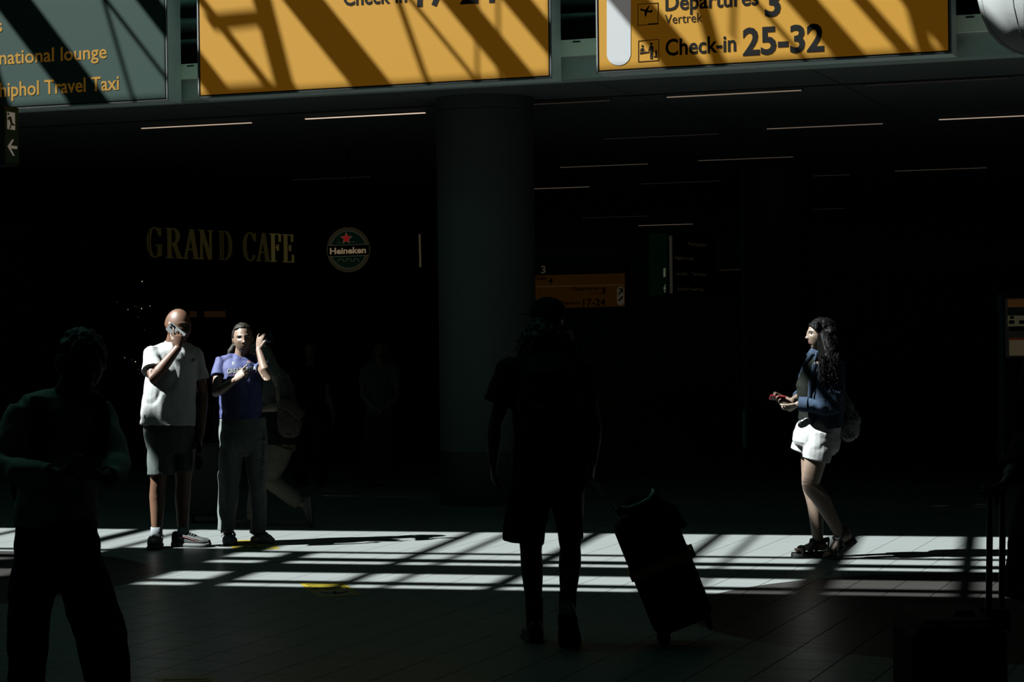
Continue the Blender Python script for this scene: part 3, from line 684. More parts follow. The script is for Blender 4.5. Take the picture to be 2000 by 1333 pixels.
def bald_man():
    D = 16.2; J = lambda x, y, dd=0.0: at(x, y, D + dd); s = D / FPX
    base = onz(335, 1066); root = thing('person', 'man with a shaved head in a white t-shirt phoning in the sunlight', 'person', base)
    fb = Vector((0.35, -0.94, 0)).normalized(); rb = fb.cross(ZZ)
    hf = Vector((0.80, -0.60, -0.06)).normalized(); R = axes(hf); hc = J(348, 638); h = 0.268
    b = MB(); head(b, hc, R, h, wide=1.02, jaw=1.35)
    b.tube([J(338, 690, 0.02), J(340, 672, 0.02), J(344, 655, 0.01)], [0.075, 0.068, 0.064], 16)
    b.tube([J(336, 690, 0.02), J(333, 740, 0.02), J(331, 800, 0.02), J(331, 850, 0.02)], [(0.15, 0.10), (0.15, 0.10), (0.14, 0.10), (0.15, 0.10)], 16, ref=rb)
    b.tube([J(300, 694, -0.05), J(338, 688, 0.02), J(378, 694, 0.09)], [0.052, 0.06, 0.052], 12)
    wr = J(347, 681, -0.20)
    arm(b, J(299, 694, -0.06), J(299, 741, -0.24), wr, 1.15)
    hd = Vector((0.05, 0.12, 0.98)); hn = Vector((-0.10, 0.95, 0.0))
    hand(b, wr, hd, hn, True, 1.02, ((0.05, 0.15, 0.2), (0.45, 0.7, 0.5), (0.6, 0.8, 0.5), (0.75, 0.8, 0.5)), thumb=(0.5, 0.3, 0.3), spread=0.10)
    wl = J(392, 848, 0.06)
    arm(b, J(381, 694, 0.10), J(396, 768, 0.14), wl, 1.08)
    hand(b, wl, (-0.05, -0.1, -1), (-0.9, -0.4, 0), False, 1.0, ((0.7, 0.9, 0.6),) * 4, thumb=(0.5, 0.4, 0.4))
    for x1, x2, x3, dd in ((312, 309, 306, 0.0), (360, 358, 357, 0.06)):
        leg(b, J(x1, 870, dd), J(x2, 942, dd), J(x3, 1046, dd), 1.05, back=-fb)
        an = J(x3, 1046, dd); b.tube([an, Vector((an.x, an.y, 0.05))], [0.037, 0.04], 10)
    me = remesh(b, 0.0048, 2); face_mats(me, hc, R, h, True)
    body = put('body', me, [skin('skin_brown', (0.33, 0.16, 0.09)), mat('lips_brown', (0.25, 0.10, 0.08), 0.5), EYEW, IRIS, mat('skin_brow', (0.06, 0.035, 0.025), 0.7)], root)
    # t-shirt
    g = MB(); g.tube([J(341, 669, 0.015), J(340, 676, 0.015), J(338, 686, 0.015), J(336, 702, 0.01), J(334, 735, 0), J(331, 770, 0), J(329, 805, 0), J(328, 831, 0)],
                     [(17 * s, 0.078), (31 * s, 0.095), (44 * s, 0.115), (50 * s, 0.135), (51 * s, 0.148), (52 * s, 0.155), (53.5 * s, 0.158), (54.5 * s, 0.160)], 28, ref=rb, dome=False)
    g.tube([J(300, 693, -0.05), J(318, 686, -0.02), J(340, 682, 0.02), J(362, 686, 0.06), J(380, 693, 0.09)], [0.066, 0.070, 0.075, 0.070, 0.066], 18)
    sleeve(g, J(300, 694, -0.06), J(298, 743, -0.24), 0.66, 0.076, 0.088, 18, back=0.12)
    sleeve(g, J(380, 694, 0.10), J(396, 768, 0.14), 0.64, 0.068, 0.070, 18, back=0.04)
    me = remesh(g, 0.0065, 3, 0.012, 6.5, 2.0, (1.0, 1.0, 0.75))
    shirt = put('t_shirt', me, WTEE, root)
    bv = bvh_of(shirt)
    print_poly(shirt, bv, [[(378 + 3 * math.cos(a), 703 + 3.4 * math.sin(a)) for a in [2 * math.pi * k / 12 for k in range(12)]]], mat('tee_logo', (0.10, 0.11, 0.08), 0.6), 'logo')
    print_poly(shirt, bv, [[(281, 811), (283.5, 811), (283.5, 818), (281, 818)]], mat('tee_tag', (0.03, 0.03, 0.03), 0.6), 'hem_tag')
    c = MB(); pts = []
    for k in range(21):
        a = 2 * math.pi * k / 20; pts.append(J(341, 669.5, 0.015) + rb * (0.069 * math.cos(a)) + fb * (0.070 * math.sin(a)) - ZZ * (0.018 * math.sin(a)))
    c.tube(pts, 0.0075, 8); part('collar', c, WTEE, shirt, smooth=True)
    # shorts
    g = MB(); g.tube([J(331, 822, 0.02), J(332, 845, 0.02), J(333, 872, 0.02), J(333, 885, 0.02)], [(50 * s, 0.145), (51.5 * s, 0.15), (49 * s, 0.145), (45 * s, 0.12)], 24, ref=rb, dome=False)
    g.tube([J(314, 865, -0.02), J(313, 900, -0.02), J(313.5, 928, -0.02)], [(26.5 * s, 0.105), (27 * s, 0.11), (27.5 * s, 0.115)], 20, ref=rb, dome=False)
    g.tube([J(357, 865, 0.06), J(360, 900, 0.06), J(361, 922, 0.06)], [(23 * s, 0.105), (21 * s, 0.11), (19.5 * s, 0.11)], 20, ref=rb, dome=False)
    put('shorts', remesh(g, 0.007, 3, 0.010, 6, 5.0, (1, 1, 0.6)), TEALS, root)
    # socks and shoes
    for x, dd, y0, fl_, dirv, L_ in ((306, 0.0, 1030, onz(306, 1054), Vector((0.02, -1, 0)), 0.30), (358, 0.06, 1030, onz(349, 1067), Vector((0.93, -0.36, 0)), 0.31)):
        an = J(x, 1046, dd)
        part('sock', MB().tube([Vector((an.x, an.y, 0.06)), Vector((an.x, an.y, 0.10)), J(x, y0, dd)], [0.046, 0.045, 0.045], 16, dome=False), SOCK, root, smooth=True)
        heel = Vector((an.x, an.y, 0)) - dirv * 0.085
        sh = shoe(root, heel, dirv, L_, 0.054, 0.042, 0.075, mat('sneaker_grey', (0.12, 0.135, 0.13), 0.7, spec=0.2, var=0.2, vs=30), RUBW, name='sneaker')
        sd_ = dirv.cross(ZZ)
        for zz_, m_ in ((0.062, mat('sneaker_red', (0.30, 0.05, 0.035), 0.6)), (0.073, RUBW)):
            st = MB()
            for sg in (-1, 1):
                st.tube([heel + dirv * (t * L_) + sd_ * (sg * 0.0535 * w_) + ZZ * (zz_ + 0.020 * math.sin(t * 4.2 + 0.6)) for t, w_ in ((0.03, 0.72), (0.18, 0.84), (0.34, 0.86), (0.5, 0.92), (0.64, 0.95), (0.78, 0.86), (0.88, 0.66))], 0.0045, 6)
            part('stripe', st, m_, sh, smooth=True)
        lc = MB()
        for t in (0.42, 0.48, 0.54, 0.60):
            p = heel + dirv * (t * L_) + ZZ * (0.042 + 0.075 * (1.28 - 1.12 * t) + 0.008)
            lc.tube([p - sd_ * 0.028 - ZZ * 0.012, p, p + sd_ * 0.028 - ZZ * 0.012], 0.0035, 6)
        part('laces', lc, RUBW, sh, smooth=True)
    # the phone at his ear
    pc = J(343.5, 648.5, -0.135); a = Vector((0.76, -0.12, -0.63)).normalized(); nn = Vector((-0.22, -0.97, 0.06)); nn = (nn - a * nn.dot(a)).normalized(); bb = nn.cross(a)
    ph = thing('phone', 'white mobile phone with three lenses held to the ear of the man in white', 'phone', pc)
    part('body', MB().box(pc, (0.146, 0.071, 0.009), (a, bb, nn)), mat('phone_white', (0.72, 0.76, 0.78), 0.3), ph)
    cb = pc - a * 0.050 + nn * 0.0055 + bb * 0.014
    part('camera_bump', MB().box(cb, (0.034, 0.034, 0.004), (a, bb, nn)), mat('phone_bump', (0.6, 0.64, 0.66), 0.25), ph)
    for u_, v_ in ((-0.008, 0.008), (0.009, 0.008), (0.0, -0.009)):
        q = cb + a * u_ + bb * v_; part('lens', MB().tube([q, q + nn * 0.004], 0.0068, 14, dome=False), GLASSB, ph)
    # bottle in his other hand
    q = J(389, 866, -0.03)
    bt = thing('bottle', 'dark drink bottle with round white and red label in the lowered hand of the man', 'bottle', q - ZZ * 0.20)
    pr = [(0.013, 0.02), (0.013, 0.0), (0.012, -0.01), (0.02, -0.035), (0.029, -0.06), (0.030, -0.10), (0.028, -0.13), (0.031, -0.16), (0.029, -0.20)]
    part('glass', MB().tube([q + ZZ * z for r, z in pr], [r for r, z in pr], 18, dome=False), mat('cola', (0.012, 0.008, 0.007), 0.15), bt, smooth=50)
    part('cap', MB().tube([q + ZZ * 0.018, q + ZZ * 0.034], 0.016, 16, dome=False), mat('bottle_cap', (0.05, 0.06, 0.08), 0.4), bt)
    part('label', MB().tube([q - ZZ * 0.062, q - ZZ * 0.10], [0.0305, 0.031], 18, dome=False), mat('bottle_label', (0.03, 0.04, 0.07), 0.4), bt)
    cc = q - ZZ * 0.082 + Vector((0.0, -0.031, 0))
    for nm_, z0, z1, m_ in (('label_red', 0.004, 0.012, mat('label_red', (0.35, 0.03, 0.03), 0.5)), ('label_white', -0.006, 0.004, RUBW), ('label_blue', -0.013, -0.006, mat('label_grey', (0.25, 0.28, 0.3), 0.5))):
        mm = MB(); mm.prism([cc + Vector((x, -0.001, z)) for x, z in ((-0.013, z0), (0.013, z0), (0.013, z1), (-0.013, z1))], (0, -0.001, 0)); part(nm_, mm, m_, bt)
bald_man()

def girl():
    D = 16.5; J = lambda x, y, dd=0.0: at(x, y, D + dd); s = D / FPX
    root = thing('person', 'woman in blue Great Britain t-shirt and grey sweatpants pointing with one finger', 'person', onz(480, 1058))
    fb = Vector((0.12, -0.99, 0)).normalized(); rb = fb.cross(ZZ)
    R = axes((0.20, -0.975, 0.02), (-0.06, 0, 1)); hc = J(474.5, 662.5); h = 0.244
    b = MB(); head(b, hc, R, h, wide=0.95, jaw=1.0, nose=0.95)
    b.tube([J(470, 706, 0.02), J(471, 695, 0.02), J(473, 680, 0.015)], [0.062, 0.052, 0.050], 16)
    b.tube([J(470, 712, 0.02), J(470, 750, 0.02), J(471, 790, 0.02), J(473, 850, 0.02)], [(0.13, 0.08), (0.13, 0.08), (0.125, 0.08), (0.14, 0.09)], 16, ref=rb)
    b.tube([J(432, 708, 0), J(470, 704, 0.02), J(508, 708, 0.02)], [0.042, 0.045, 0.042], 12)
    wr = J(459, 743, -0.30)
    arm(b, J(431, 709, 0), J(422.5, 768, -0.12), wr, 0.93)
    hand(b, wr, (0.74, -0.16, 0.64), (0.45, 0.75, -0.35), True, 0.95, ((0.0, 0.05, 0.05), (0.75, 1.1, 0.6), (0.9, 1.2, 0.7), (1.0, 1.2, 0.7)), thumb=(0.45, 0.35, 0.3))
    wl = J(505.5, 683, -0.16)
    arm(b, J(509, 709, 0.02), J(521.5, 737, -0.26), wl, 0.95)
    hand(b, wl, (0.12, 0.10, 0.98), (0.55, 0.75, 0.1), False, 0.95, ((0.35, 0.6, 0.5), (0.5, 0.7, 0.5), (0.65, 0.7, 0.5), (0.15, 0.3, 0.3)), thumb=(0.6, 0.3, 0.3), spread=0.09)
    for x1, x2, x3, dd in ((453, 448, 445, -0.02), (497, 503, 505, 0.02)):
        leg(b, J(x1, 860, dd), J(x2, 950, dd), J(x3, 1040, dd), 0.95)
        an = J(x3, 1040, dd); b.tube([an, Vector((an.x, an.y, 0.05))], [0.036, 0.036], 10)
    me = remesh(b, 0.0045, 2); face_mats(me, hc, R, h)
    put('body', me, [skin('skin_fair', (0.60, 0.40, 0.29)), LIP, EYEW, IRIS, BROW], root)
    HAIR = mat('hair_brown', (0.030, 0.020, 0.013), 0.6, spec=0.2, var=0.4, vs=60, bump=0.3, bs=160)
    g = MB(); g.ell(hc + R @ Vector((0, -0.025, 0.075)) * h, (0.35 * h, 0.435 * h, 0.455 * h), R, 32, 24)
    g.ell(hc + R @ Vector((0, -0.34, -0.05)) * h, (0.24 * h, 0.16 * h, 0.26 * h), R)
    g.ell(hc + R @ Vector((0, -0.46, -0.12)) * h, (0.12 * h, 0.1 * h, 0.12 * h), R)
    p0 = hc + R @ Vector((0, -0.48, -0.12)) * h
    g.tube([p0, J(458, 678, 0.10), J(451, 688, 0.08), J(447, 700, 0.06)], [0.030, 0.034, 0.030, 0.014], 12)
    me = remesh(g, 0.005, 2, 0.004, 30, 1.0, (1, 1, 0.4))
    Ri = R.transposed()                                   # hairline: draw the front of the cap back from the face
    for v in me.vertices:
        q = Ri @ (v.co - hc) / h
        if q.y > 0.10 and q.z < 0.36 - 0.7 * q.x * q.x: v.co -= R @ Vector((0, (q.y - 0.10) * 0.9, 0)) * h
        if q.z < 0.06 and q.y > -0.24: v.co -= R @ Vector((q.x * 0.42 * min(1.0, (0.06 - q.z) * 8), 0, 0)) * h
    put('hair', me, HAIR, root)
    BLUE = mat('blue_jersey', (0.085, 0.115, 0.40), 0.75, var=0.06, vs=30, bump=0.06, bs=120)
    g = MB(); g.tube([J(471, 698, 0.01), J(470, 702, 0.01), J(470, 709, 0.01), J(470, 722, 0), J(470, 745, -0.005), J(470.5, 775, 0), J(471, 800, 0), J(471, 819, 0)],
                     [(15 * s, 0.062), (26 * s, 0.075), (38 * s, 0.09), (42 * s, 0.110), (42 * s, 0.128), (41.5 * s, 0.118), (42.5 * s, 0.118), (43.5 * s, 0.124)], 28, ref=rb, dome=False)
    g.tube([J(433, 709, 0), J(450, 704.5, 0.01), J(470, 703, 0.02), J(490, 704.5, 0.02), J(507, 709, 0.02)], [0.054, 0.056, 0.058, 0.056, 0.054], 16)
    sleeve(g, J(431, 709, 0), J(422.5, 768, -0.12), 0.46, 0.055, 0.062, back=0.12)
    sleeve(g, J(509, 709, 0.02), J(521.5, 737, -0.26), 0.42, 0.055, 0.062, back=0.12)
    tee = put('t_shirt', remesh(g, 0.006, 3, 0.011, 7.5, 4.0, (1, 1, 0.8)), BLUE, root)
    bv = bvh_of(tee); PW_ = mat('print_white', (0.72, 0.75, 0.76), 0.6); PR_ = mat('print_red', (0.55, 0.03, 0.10), 0.6)
    print_text(tee, bv, 'GREAT BRITAIN', (444, 730), (509.5, 722.5), 8.2, PW_, 'lettering', 0.03)
    print_text(tee, bv, 'T A E K W O N D O', (445, 737), (502, 731), 4.0, PR_, 'lettering', 0.03)
    print_poly(tee, bv, [[(452.3, 707.5), (453.2, 707.5), (455, 712), (454.4, 714)], [(455.8, 714), (455.2, 712), (457, 707.5), (458, 707.5)], [(454, 707), (456, 707), (455.8, 710), (454.5, 710)]], PW_, 'emblem')
    print_poly(tee, bv, [[(482, 706), (487, 705.5), (487, 707), (482, 707.5)], [(482.5, 708.5), (488, 707.5), (489, 709.5), (483, 710.5)]], PW_, 'emblem')
    print_poly(tee, bv, [[(483, 704.3), (495, 705), (495, 706), (483, 705.4)], [(482.2, 707.6), (487, 707.1), (487, 708), (482.2, 708.5)]], PR_, 'emblem')
    print_poly(tee, bv, [[(420, 701), (422.5, 700), (423.5, 703), (421, 704.5)]], PR_, 'sleeve_badge')
    SWP = mat('grey_sweat', (0.27, 0.325, 0.32), 0.9, var=0.1, vs=25, bump=0.12, bs=90)
    g = MB(); g.tube([J(473, 816, 0.01), J(473.5, 835, 0.01), J(474, 858, 0.01), J(474, 876, 0.01), J(474, 890, 0.01)], [(46 * s, 0.122), (49 * s, 0.135), (49.5 * s, 0.142), (47 * s, 0.135), (36 * s, 0.10)], 26, ref=rb, dome=False)
    g.tube([J(453, 860, -0.01), J(449, 900, -0.02), J(446, 950, -0.02), J(444, 1000, -0.02), J(443.5, 1036, -0.02)], [(25 * s, 0.125), (23.5 * s, 0.115), (21 * s, 0.108), (19.5 * s, 0.10), (18.5 * s, 0.095)], 20, ref=rb, dome=False)
    g.tube([J(497, 860, 0.02), J(502, 900, 0.02), J(503.5, 950, 0.02), J(504.5, 1000, 0.02), J(505.5, 1042, 0.02)], [(25.5 * s, 0.125), (22 * s, 0.115), (17.5 * s, 0.105), (16.5 * s, 0.10), (16.5 * s, 0.095)], 20, ref=rb, dome=False)
    pants = put('sweatpants', remesh(g, 0.0065, 3, 0.013, 5.5, 8.0, (1, 1, 0.8)), SWP, root)
    bv = bvh_of(pants); NV = mat('print_navy', (0.012, 0.016, 0.03), 0.7)
    print_text(pants, bv, 'KENTUCKY', (512, 868), (506, 952), 6.0, NV, 'lettering', 0.0)
    print_poly(pants, bv, [[(513, 848), (520, 848), (518, 852), (521, 858), (515, 863), (513, 856)]], NV, 'emblem')
    CR = mat('lilac_foam', (0.40, 0.345, 0.41), 0.55); HOLE = mat('clog_hole', (0.02, 0.015, 0.02), 0.8)
    for x, dd, dv, L_ in ((445, -0.02, Vector((0.28, -0.96, 0)), 0.26), (505.5, 0.02, Vector((0.62, -0.78, 0)), 0.265)):
        an = J(x, 1040, dd); heel = Vector((an.x, an.y, 0)) - dv * 0.075
        pr = [(0.0, 0.62, 0.03, 0.55), (0.06, 0.8, 0.03, 0.62), (0.2, 0.88, 0.03, 0.62), (0.36, 0.95, 0.03, 0.62), (0.44, 1.0, 0.03, 1.0), (0.58, 1.08, 0.03, 1.0), (0.74, 1.1, 0.03, 0.86), (0.88, 0.95, 0.03, 0.66), (0.97, 0.6, 0.03, 0.42), (1.0, 0.3, 0.03, 0.3)]
        u = MB(); u.add(*loft(foot_rings(heel, dv, L_, [(t, w_ * 0.052, 0.002, 0.078 * hi) for t, w_, lo, hi in pr])))
        cl = part('clog', u, CR, root, smooth=55)
        sd_ = dv.cross(ZZ); st = MB(); st.tube([heel + dv * (0.42 * L_) + sd_ * 0.052 + ZZ * 0.062, heel + dv * 0.02 + sd_ * 0.046 + ZZ * 0.085, heel - dv * 0.012 + ZZ * 0.09, heel + dv * 0.02 - sd_ * 0.046 + ZZ * 0.085, heel + dv * (0.42 * L_) - sd_ * 0.052 + ZZ * 0.062], [(0.012, 0.004)] * 5, 8)
        part('heel_strap', st, CR, cl, smooth=True)
        for t, off in ((0.62, -0.025), (0.62, 0.025), (0.72, 0), (0.76, -0.03), (0.76, 0.03), (0.86, -0.014), (0.86, 0.016)):
            p = heel + dv * (t * L_) + sd_ * off + ZZ * (0.078 * (1.02 - max(0, t - 0.58) * 1.25) * (1 - (off / 0.075) ** 2) - 0.004)
            part('vent_hole', MB().tube([p, p + (ZZ + dv * 0.25) * 0.008], 0.0055, 8, dome=False), HOLE, cl)
    q = J(526, 660, -0.20)
    cm = thing('compact_camera', 'small dark blue compact camera in the raised hand of the woman in blue', 'camera', q - ZZ * 0.035)
    ax_ = (Vector((0.80, -0.6, 0)).normalized(), Vector((0.6, 0.80, 0)).normalized(), ZZ)
    part('body', MB().box(q, (0.055, 0.03, 0.066), ax_), mat('camera_blue', (0.02, 0.035, 0.05), 0.35), cm)
    part('lens', MB().tube([q - ax_[1] * 0.014 + ZZ * 0.008, q - ax_[1] * 0.030 + ZZ * 0.008], 0.017, 18, dome=False), mat('camera_lens', (0.015, 0.02, 0.03), 0.15), cm)
    part('strap_lug', MB().box(q + ax_[0] * 0.022 - ZZ * 0.030 - ax_[1] * 0.014, (0.012, 0.006, 0.006), ax_), ALU, cm)
girl()

def white_shorts_woman():
    D = 14.87; J = lambda x, y, dd=0.0: at(x, y, D + dd); s = D / FPX
    root = thing('person', 'dark-haired woman in denim jacket and white shorts walking through the sunlight', 'person', onz(1600, 1093))
    fb = Vector((-0.97, -0.22, 0)).normalized(); rb = fb.cross(ZZ)
    R = axes((-0.985, -0.16, 0.03)); hc = J(1602, 654.5); h = 0.222
    b = MB(); head(b, hc, R, h, wide=0.96, jaw=0.95, nose=0.92)
    b.tube([J(1614, 706, 0.0), J(1611, 692, 0.0), J(1607, 672, 0.0)], [0.062, 0.050, 0.048], 16)
    b.tube([J(1608, 712, 0), J(1604, 750, 0), J(1602, 800, 0), J(1602, 850, 0)], [(0.08, 0.12), (0.09, 0.12), (0.09, 0.115), (0.11, 0.13)], 16, ref=fb)
    b.tube([J(1628, 712, -0.15), J(1613, 706, 0), J(1596, 710, 0.15)], [0.042, 0.045, 0.042], 12)
    wn = J(1558, 790, -0.15)
    arm(b, J(1630, 714, -0.17), J(1629, 799, -0.21), wn, 0.9)
    hand(b, wn, (-0.72, 0.45, -0.45), (-0.2, 0.6, 0.75), False, 0.9, ((0.5, 0.7, 0.4), (0.5, 0.7, 0.4), (0.55, 0.7, 0.4), (0.6, 0.7, 0.4)), thumb=(0.6, 0.3, 0.3))
    wf = J(1546, 784, 0.0)
    arm(b, J(1594, 714, 0.17), J(1566, 776, 0.20), wf, 0.88)
    hand(b, wf, (-0.98, -0.12, 0.06), (0.0, -0.65, 0.75), True, 0.98, ((0.25, 0.6, 0.7), (0.35, 0.8, 0.8), (0.45, 0.9, 0.8), (0.55, 0.9, 0.8)), thumb=(0.35, 0.35, 0.2))
    leg(b, J(1603, 850, -0.08), J(1582, 949, -0.07), J(1641, 1043, -0.05), 1.06, back=-fb)
    leg(b, J(1588, 850, 0.09), J(1582, 948, 0.10), J(1599, 1062, 0.08), 1.02, back=-fb)
    # feet
    fp_ = onz(1611, 1091.5); fd = Vector((-0.97, -0.24, 0)).normalized(); sh_ = 0.045; L_ = 0.245
    an = J(1599, 1062, 0.08); fp_ = Vector((an.x, an.y, 0)) - fd * 0.055
    b.tube([an, fp_ + fd * 0.03 + ZZ * (sh_ + 0.04)], [0.036, 0.034], 12)
    def foot(heel, d, up, an_):
        sdv = d.cross(up)
        b.tube([heel + d * 0.015 + up * 0.03, heel + d * 0.09 + up * 0.038, heel + d * 0.15 + up * 0.026, heel + d * 0.19 + up * 0.018], [0.030, (0.033, 0.034), (0.040, 0.022), (0.042, 0.015)], 14, ref=sdv)
        b.tube([an_, heel + d * 0.06 + up * 0.05], [0.036, 0.036], 12)
        for i, (o_, l_, r_) in enumerate(((0.027, 0.052, 0.0125), (0.009, 0.048, 0.0095), (-0.006, 0.042, 0.009), (-0.019, 0.034, 0.0085), (-0.031, 0.024, 0.008))):
            p = heel + d * 0.185 + sdv * (o_ * side) + up * 0.014; b.tube([p, p + d * l_ * 0.6 + up * 0.004, p + d * l_], [r_, r_, r_ * 0.9], 8); toes.append((p + d * (l_ + r_ * 0.3) + up * (r_ * 0.75), r_, d, up))
    toes = []; side = -1
    foot(fp_ + ZZ * sh_, fd, ZZ, an)
    # trailing foot, heel lifted
    a2 = J(1641, 1043, -0.05); td = Vector((-0.80, -0.16, -0.58)).normalized(); tu = (ZZ - td * td.z).normalized()
    toe_f = onz(1622, 1090); h2 = a2 - td * 0.055 - tu * 0.075
    side = 1
    foot(h2 + tu * 0.0, td, tu, a2)
    me = remesh(b, 0.0045, 3); face_mats(me, hc, R, h)
    put('body', me, [skin('skin_fair_olive', (0.50, 0.365, 0.275)), mat('lips_pink', (0.45, 0.17, 0.17), 0.4), EYEW, IRIS, BROW], root)
    nl = mat('nail_red', (0.5, 0.02, 0.03), 0.25)
    for p, r_, d, up_ in toes: part('toenail', MB().ell(p, (r_ * 0.6, r_ * 0.6, r_ * 0.35), axes(d, up_), 8, 6), nl, root, smooth=True)
    # sandals
    SAN = mat('sandal_black', (0.010, 0.011, 0.010), 0.6); SANS = mat('sandal_sole', (0.045, 0.05, 0.048), 0.6)
    for heel, d, up_, bend in ((fp_ + ZZ * 0.0, fd, ZZ, 0), (h2 - tu * sh_, td, tu, 1)):
        pr = [(-0.03, 0.5), (0.03, 0.75), (0.15, 0.86), (0.4, 0.88), (0.62, 1.0), (0.82, 1.05), (0.95, 0.8), (1.02, 0.45)]
        u = MB(); u.add(*loft(foot_rings(heel, d, 0.25, [(t, w_ * 0.045, 0.003, sh_) for t, w_ in pr], up_)))
        sn = part('sandal', u, SANS, root, smooth=50, label='black platform sandal')
        sdv = d.cross(up_)
        def strap(t0, hgt, t1=None, wd=0.012, top=True):
            t1 = t0 if t1 is None else t1; mm = MB()
            mm.tube([heel + d * (t0 * 0.25) + sdv * 0.043 + up_ * (sh_ - 0.01), heel + d * ((t0 + t1) / 2 * 0.25) + sdv * 0.036 + up_ * (sh_ + hgt * 0.75), heel + d * (t1 * 0.25) + up_ * (sh_ + hgt), heel + d * ((t0 + t1) / 2 * 0.25) - sdv * 0.036 + up_ * (sh_ + hgt * 0.75), heel + d * (t0 * 0.25) - sdv * 0.043 + up_ * (sh_ - 0.01)], [(wd, 0.0045)] * 5, 8, ref=d)
            part('strap', mm, SAN, sn, smooth=True)
        strap(0.74, 0.042, wd=0.016); strap(0.36, 0.088, 0.42, wd=0.014)
        mm = MB(); mm.tube([heel + d * 0.10 + sdv * 0.04 + up_ * (sh_ + 0.055), heel + d * 0.0 + sdv * 0.036 + up_ * (sh_ + 0.075), heel - d * 0.022 + up_ * (sh_ + 0.085), heel + d * 0.0 - sdv * 0.036 + up_ * (sh_ + 0.075), heel + d * 0.10 - sdv * 0.04 + up_ * (sh_ + 0.055)], [(0.012, 0.0045)] * 5, 8, ref=up_)
        mm.tube([heel - d * 0.022 + up_ * (sh_ + 0.08), heel - d * 0.012 + up_ * (sh_ - 0.01)], [(0.014, 0.005)] * 2, 8, ref=sdv)
        for sg in (-1, 1): mm.tube([heel + d * 0.10 + sdv * (sg * 0.041) + up_ * (sh_ + 0.055), heel + d * 0.15 + sdv * (sg * 0.043) + up_ * (sh_ + 0.0)], [(0.010, 0.0045)] * 2, 8, ref=d)
        part('heel_strap', mm, SAN, sn, smooth=True)
    # clothes
    TOP = mat('dark_olive_top', (0.016, 0.021, 0.016), 0.85, bump=0.05, spec=0.1)
    g = MB(); g.tube([J(1606, 700, 0), J(1597, 718, 0), J(1585, 738, 0), J(1580, 756, 0), J(1582, 776, 0), J(1585, 800, 0), J(1585, 822, 0), J(1586, 836, 0)], [(12 * s, 0.07), (18 * s, 0.10), (22 * s, 0.12), (25 * s, 0.125), (24 * s, 0.115), (26 * s, 0.115), (28 * s, 0.12), (27 * s, 0.122)], 24, ref=fb, dome=False)
    put('top', remesh(g, 0.006, 3, 0.006, 9, 3.0), TOP, root)
    DEN = mat('denim', (0.085, 0.14, 0.235), 0.9, var=0.25, vs=40, bump=0.12, bs=140, spec=0.15)
    g = MB(); g.tube([J(1617, 699, 0), J(1617, 708, 0), J(1615, 724, 0), J(1613, 745, -0.01), J(1612, 775, -0.02), J(1613, 805, -0.02), J(1615, 828, -0.02), J(1616, 837, -0.02)], [(16 * s, 0.07), (26 * s, 0.13), (33 * s, 0.165), (37 * s, 0.17), (38 * s, 0.165), (36 * s, 0.165), (31 * s, 0.165), (29 * s, 0.165)], 26, ref=fb, dome=False)
    g.tube([J(1628, 713, -0.15), J(1613, 706, 0), J(1596, 711, 0.15)], [0.062, 0.068, 0.062], 16)
    g.tube([J(1626, 700, -0.15), J(1629, 712, -0.165), J(1631, 735, -0.18), J(1631, 770, -0.20), J(1629, 797, -0.205), J(1610, 797, -0.20), J(1585, 793, -0.18), J(1563, 790.5, -0.16)], [0.040, 0.068, 0.068, 0.062, 0.060, 0.056, 0.050, 0.043], 18, dome=False)
    g.tube([J(1596, 712, 0.15), J(1580, 745, 0.19), J(1568, 772, 0.20), J(1560, 776, 0.14)], [0.062, 0.060, 0.054, 0.048], 16, dome=False)
    g.tube([J(1594, 690, 0.08), J(1584, 712, 0.13), J(1574, 738, 0.14), J(1576, 770, 0.13)], [(0.045, 0.02), (0.06, 0.025), (0.06, 0.03), (0.05, 0.03)], 14, ref=fb, dome=False)
    jk = put('denim_jacket', remesh(g, 0.006, 3, 0.011, 8, 6.0, (1, 1, 0.8)), DEN, root)
    mm = MB(); mm.tube([J(1612, 692, -0.07), J(1598, 694, -0.085), J(1592, 706, -0.10)], [(0.030, 0.006), (0.034, 0.006), (0.012, 0.005)], 10, ref=ZZ); mm.tube([J(1608, 688, 0.07), J(1590, 688, 0.09), J(1580, 698, 0.12), J(1582, 708, 0.13)], [(0.030, 0.008), (0.040, 0.008), (0.036, 0.008), (0.012, 0.006)], 10, ref=ZZ)
    part('collar', mm, DEN, jk, smooth=True)
    mm = MB(); mm.tube([J(1577, 791, -0.172), J(1560, 789.5, -0.158)], [0.053, 0.050], 18, dome=False); part('cuff', mm, DEN, jk, smooth=40)
    mm = MB(); mm.tube([J(1592, 712, -0.11), J(1584, 745, -0.13), J(1582, 780, -0.135), J(1590, 832, -0.14)], [(0.018, 0.005)] * 4, 8, ref=fb); part('button_band', mm, DEN, jk, smooth=True)
    WL = mat('white_linen', (0.95, 0.99, 0.98), 0.8, bump=0.15, bs=45)
    g = MB(); g.tube([J(1600, 816, 0), J(1599, 832, 0), J(1596, 852, 0), J(1593, 870, 0), J(1590, 880, 0)], [(40 * s, 0.150), (44 * s, 0.165), (46.5 * s, 0.175), (46.5 * s, 0.17), (40 * s, 0.13)], 26, ref=fb, dome=False)
    g.tube([J(1601, 848, -0.07), J(1599, 875, -0.085), J(1594, 900, -0.085)], [(33 * s, 0.11), (31 * s, 0.11), (27.5 * s, 0.108)], 20, ref=fb, dome=False)
    g.tube([J(1586, 848, 0.08), J(1578, 868, 0.09), J(1568, 888, 0.09)], [(32 * s, 0.11), (30 * s, 0.11), (27.5 * s, 0.105)], 20, ref=fb, dome=False)
    so_ = put('shorts', remesh(g, 0.0058, 3, 0.007, 7, 9.0, (0.6, 0.6, 1.6)), WL, root)
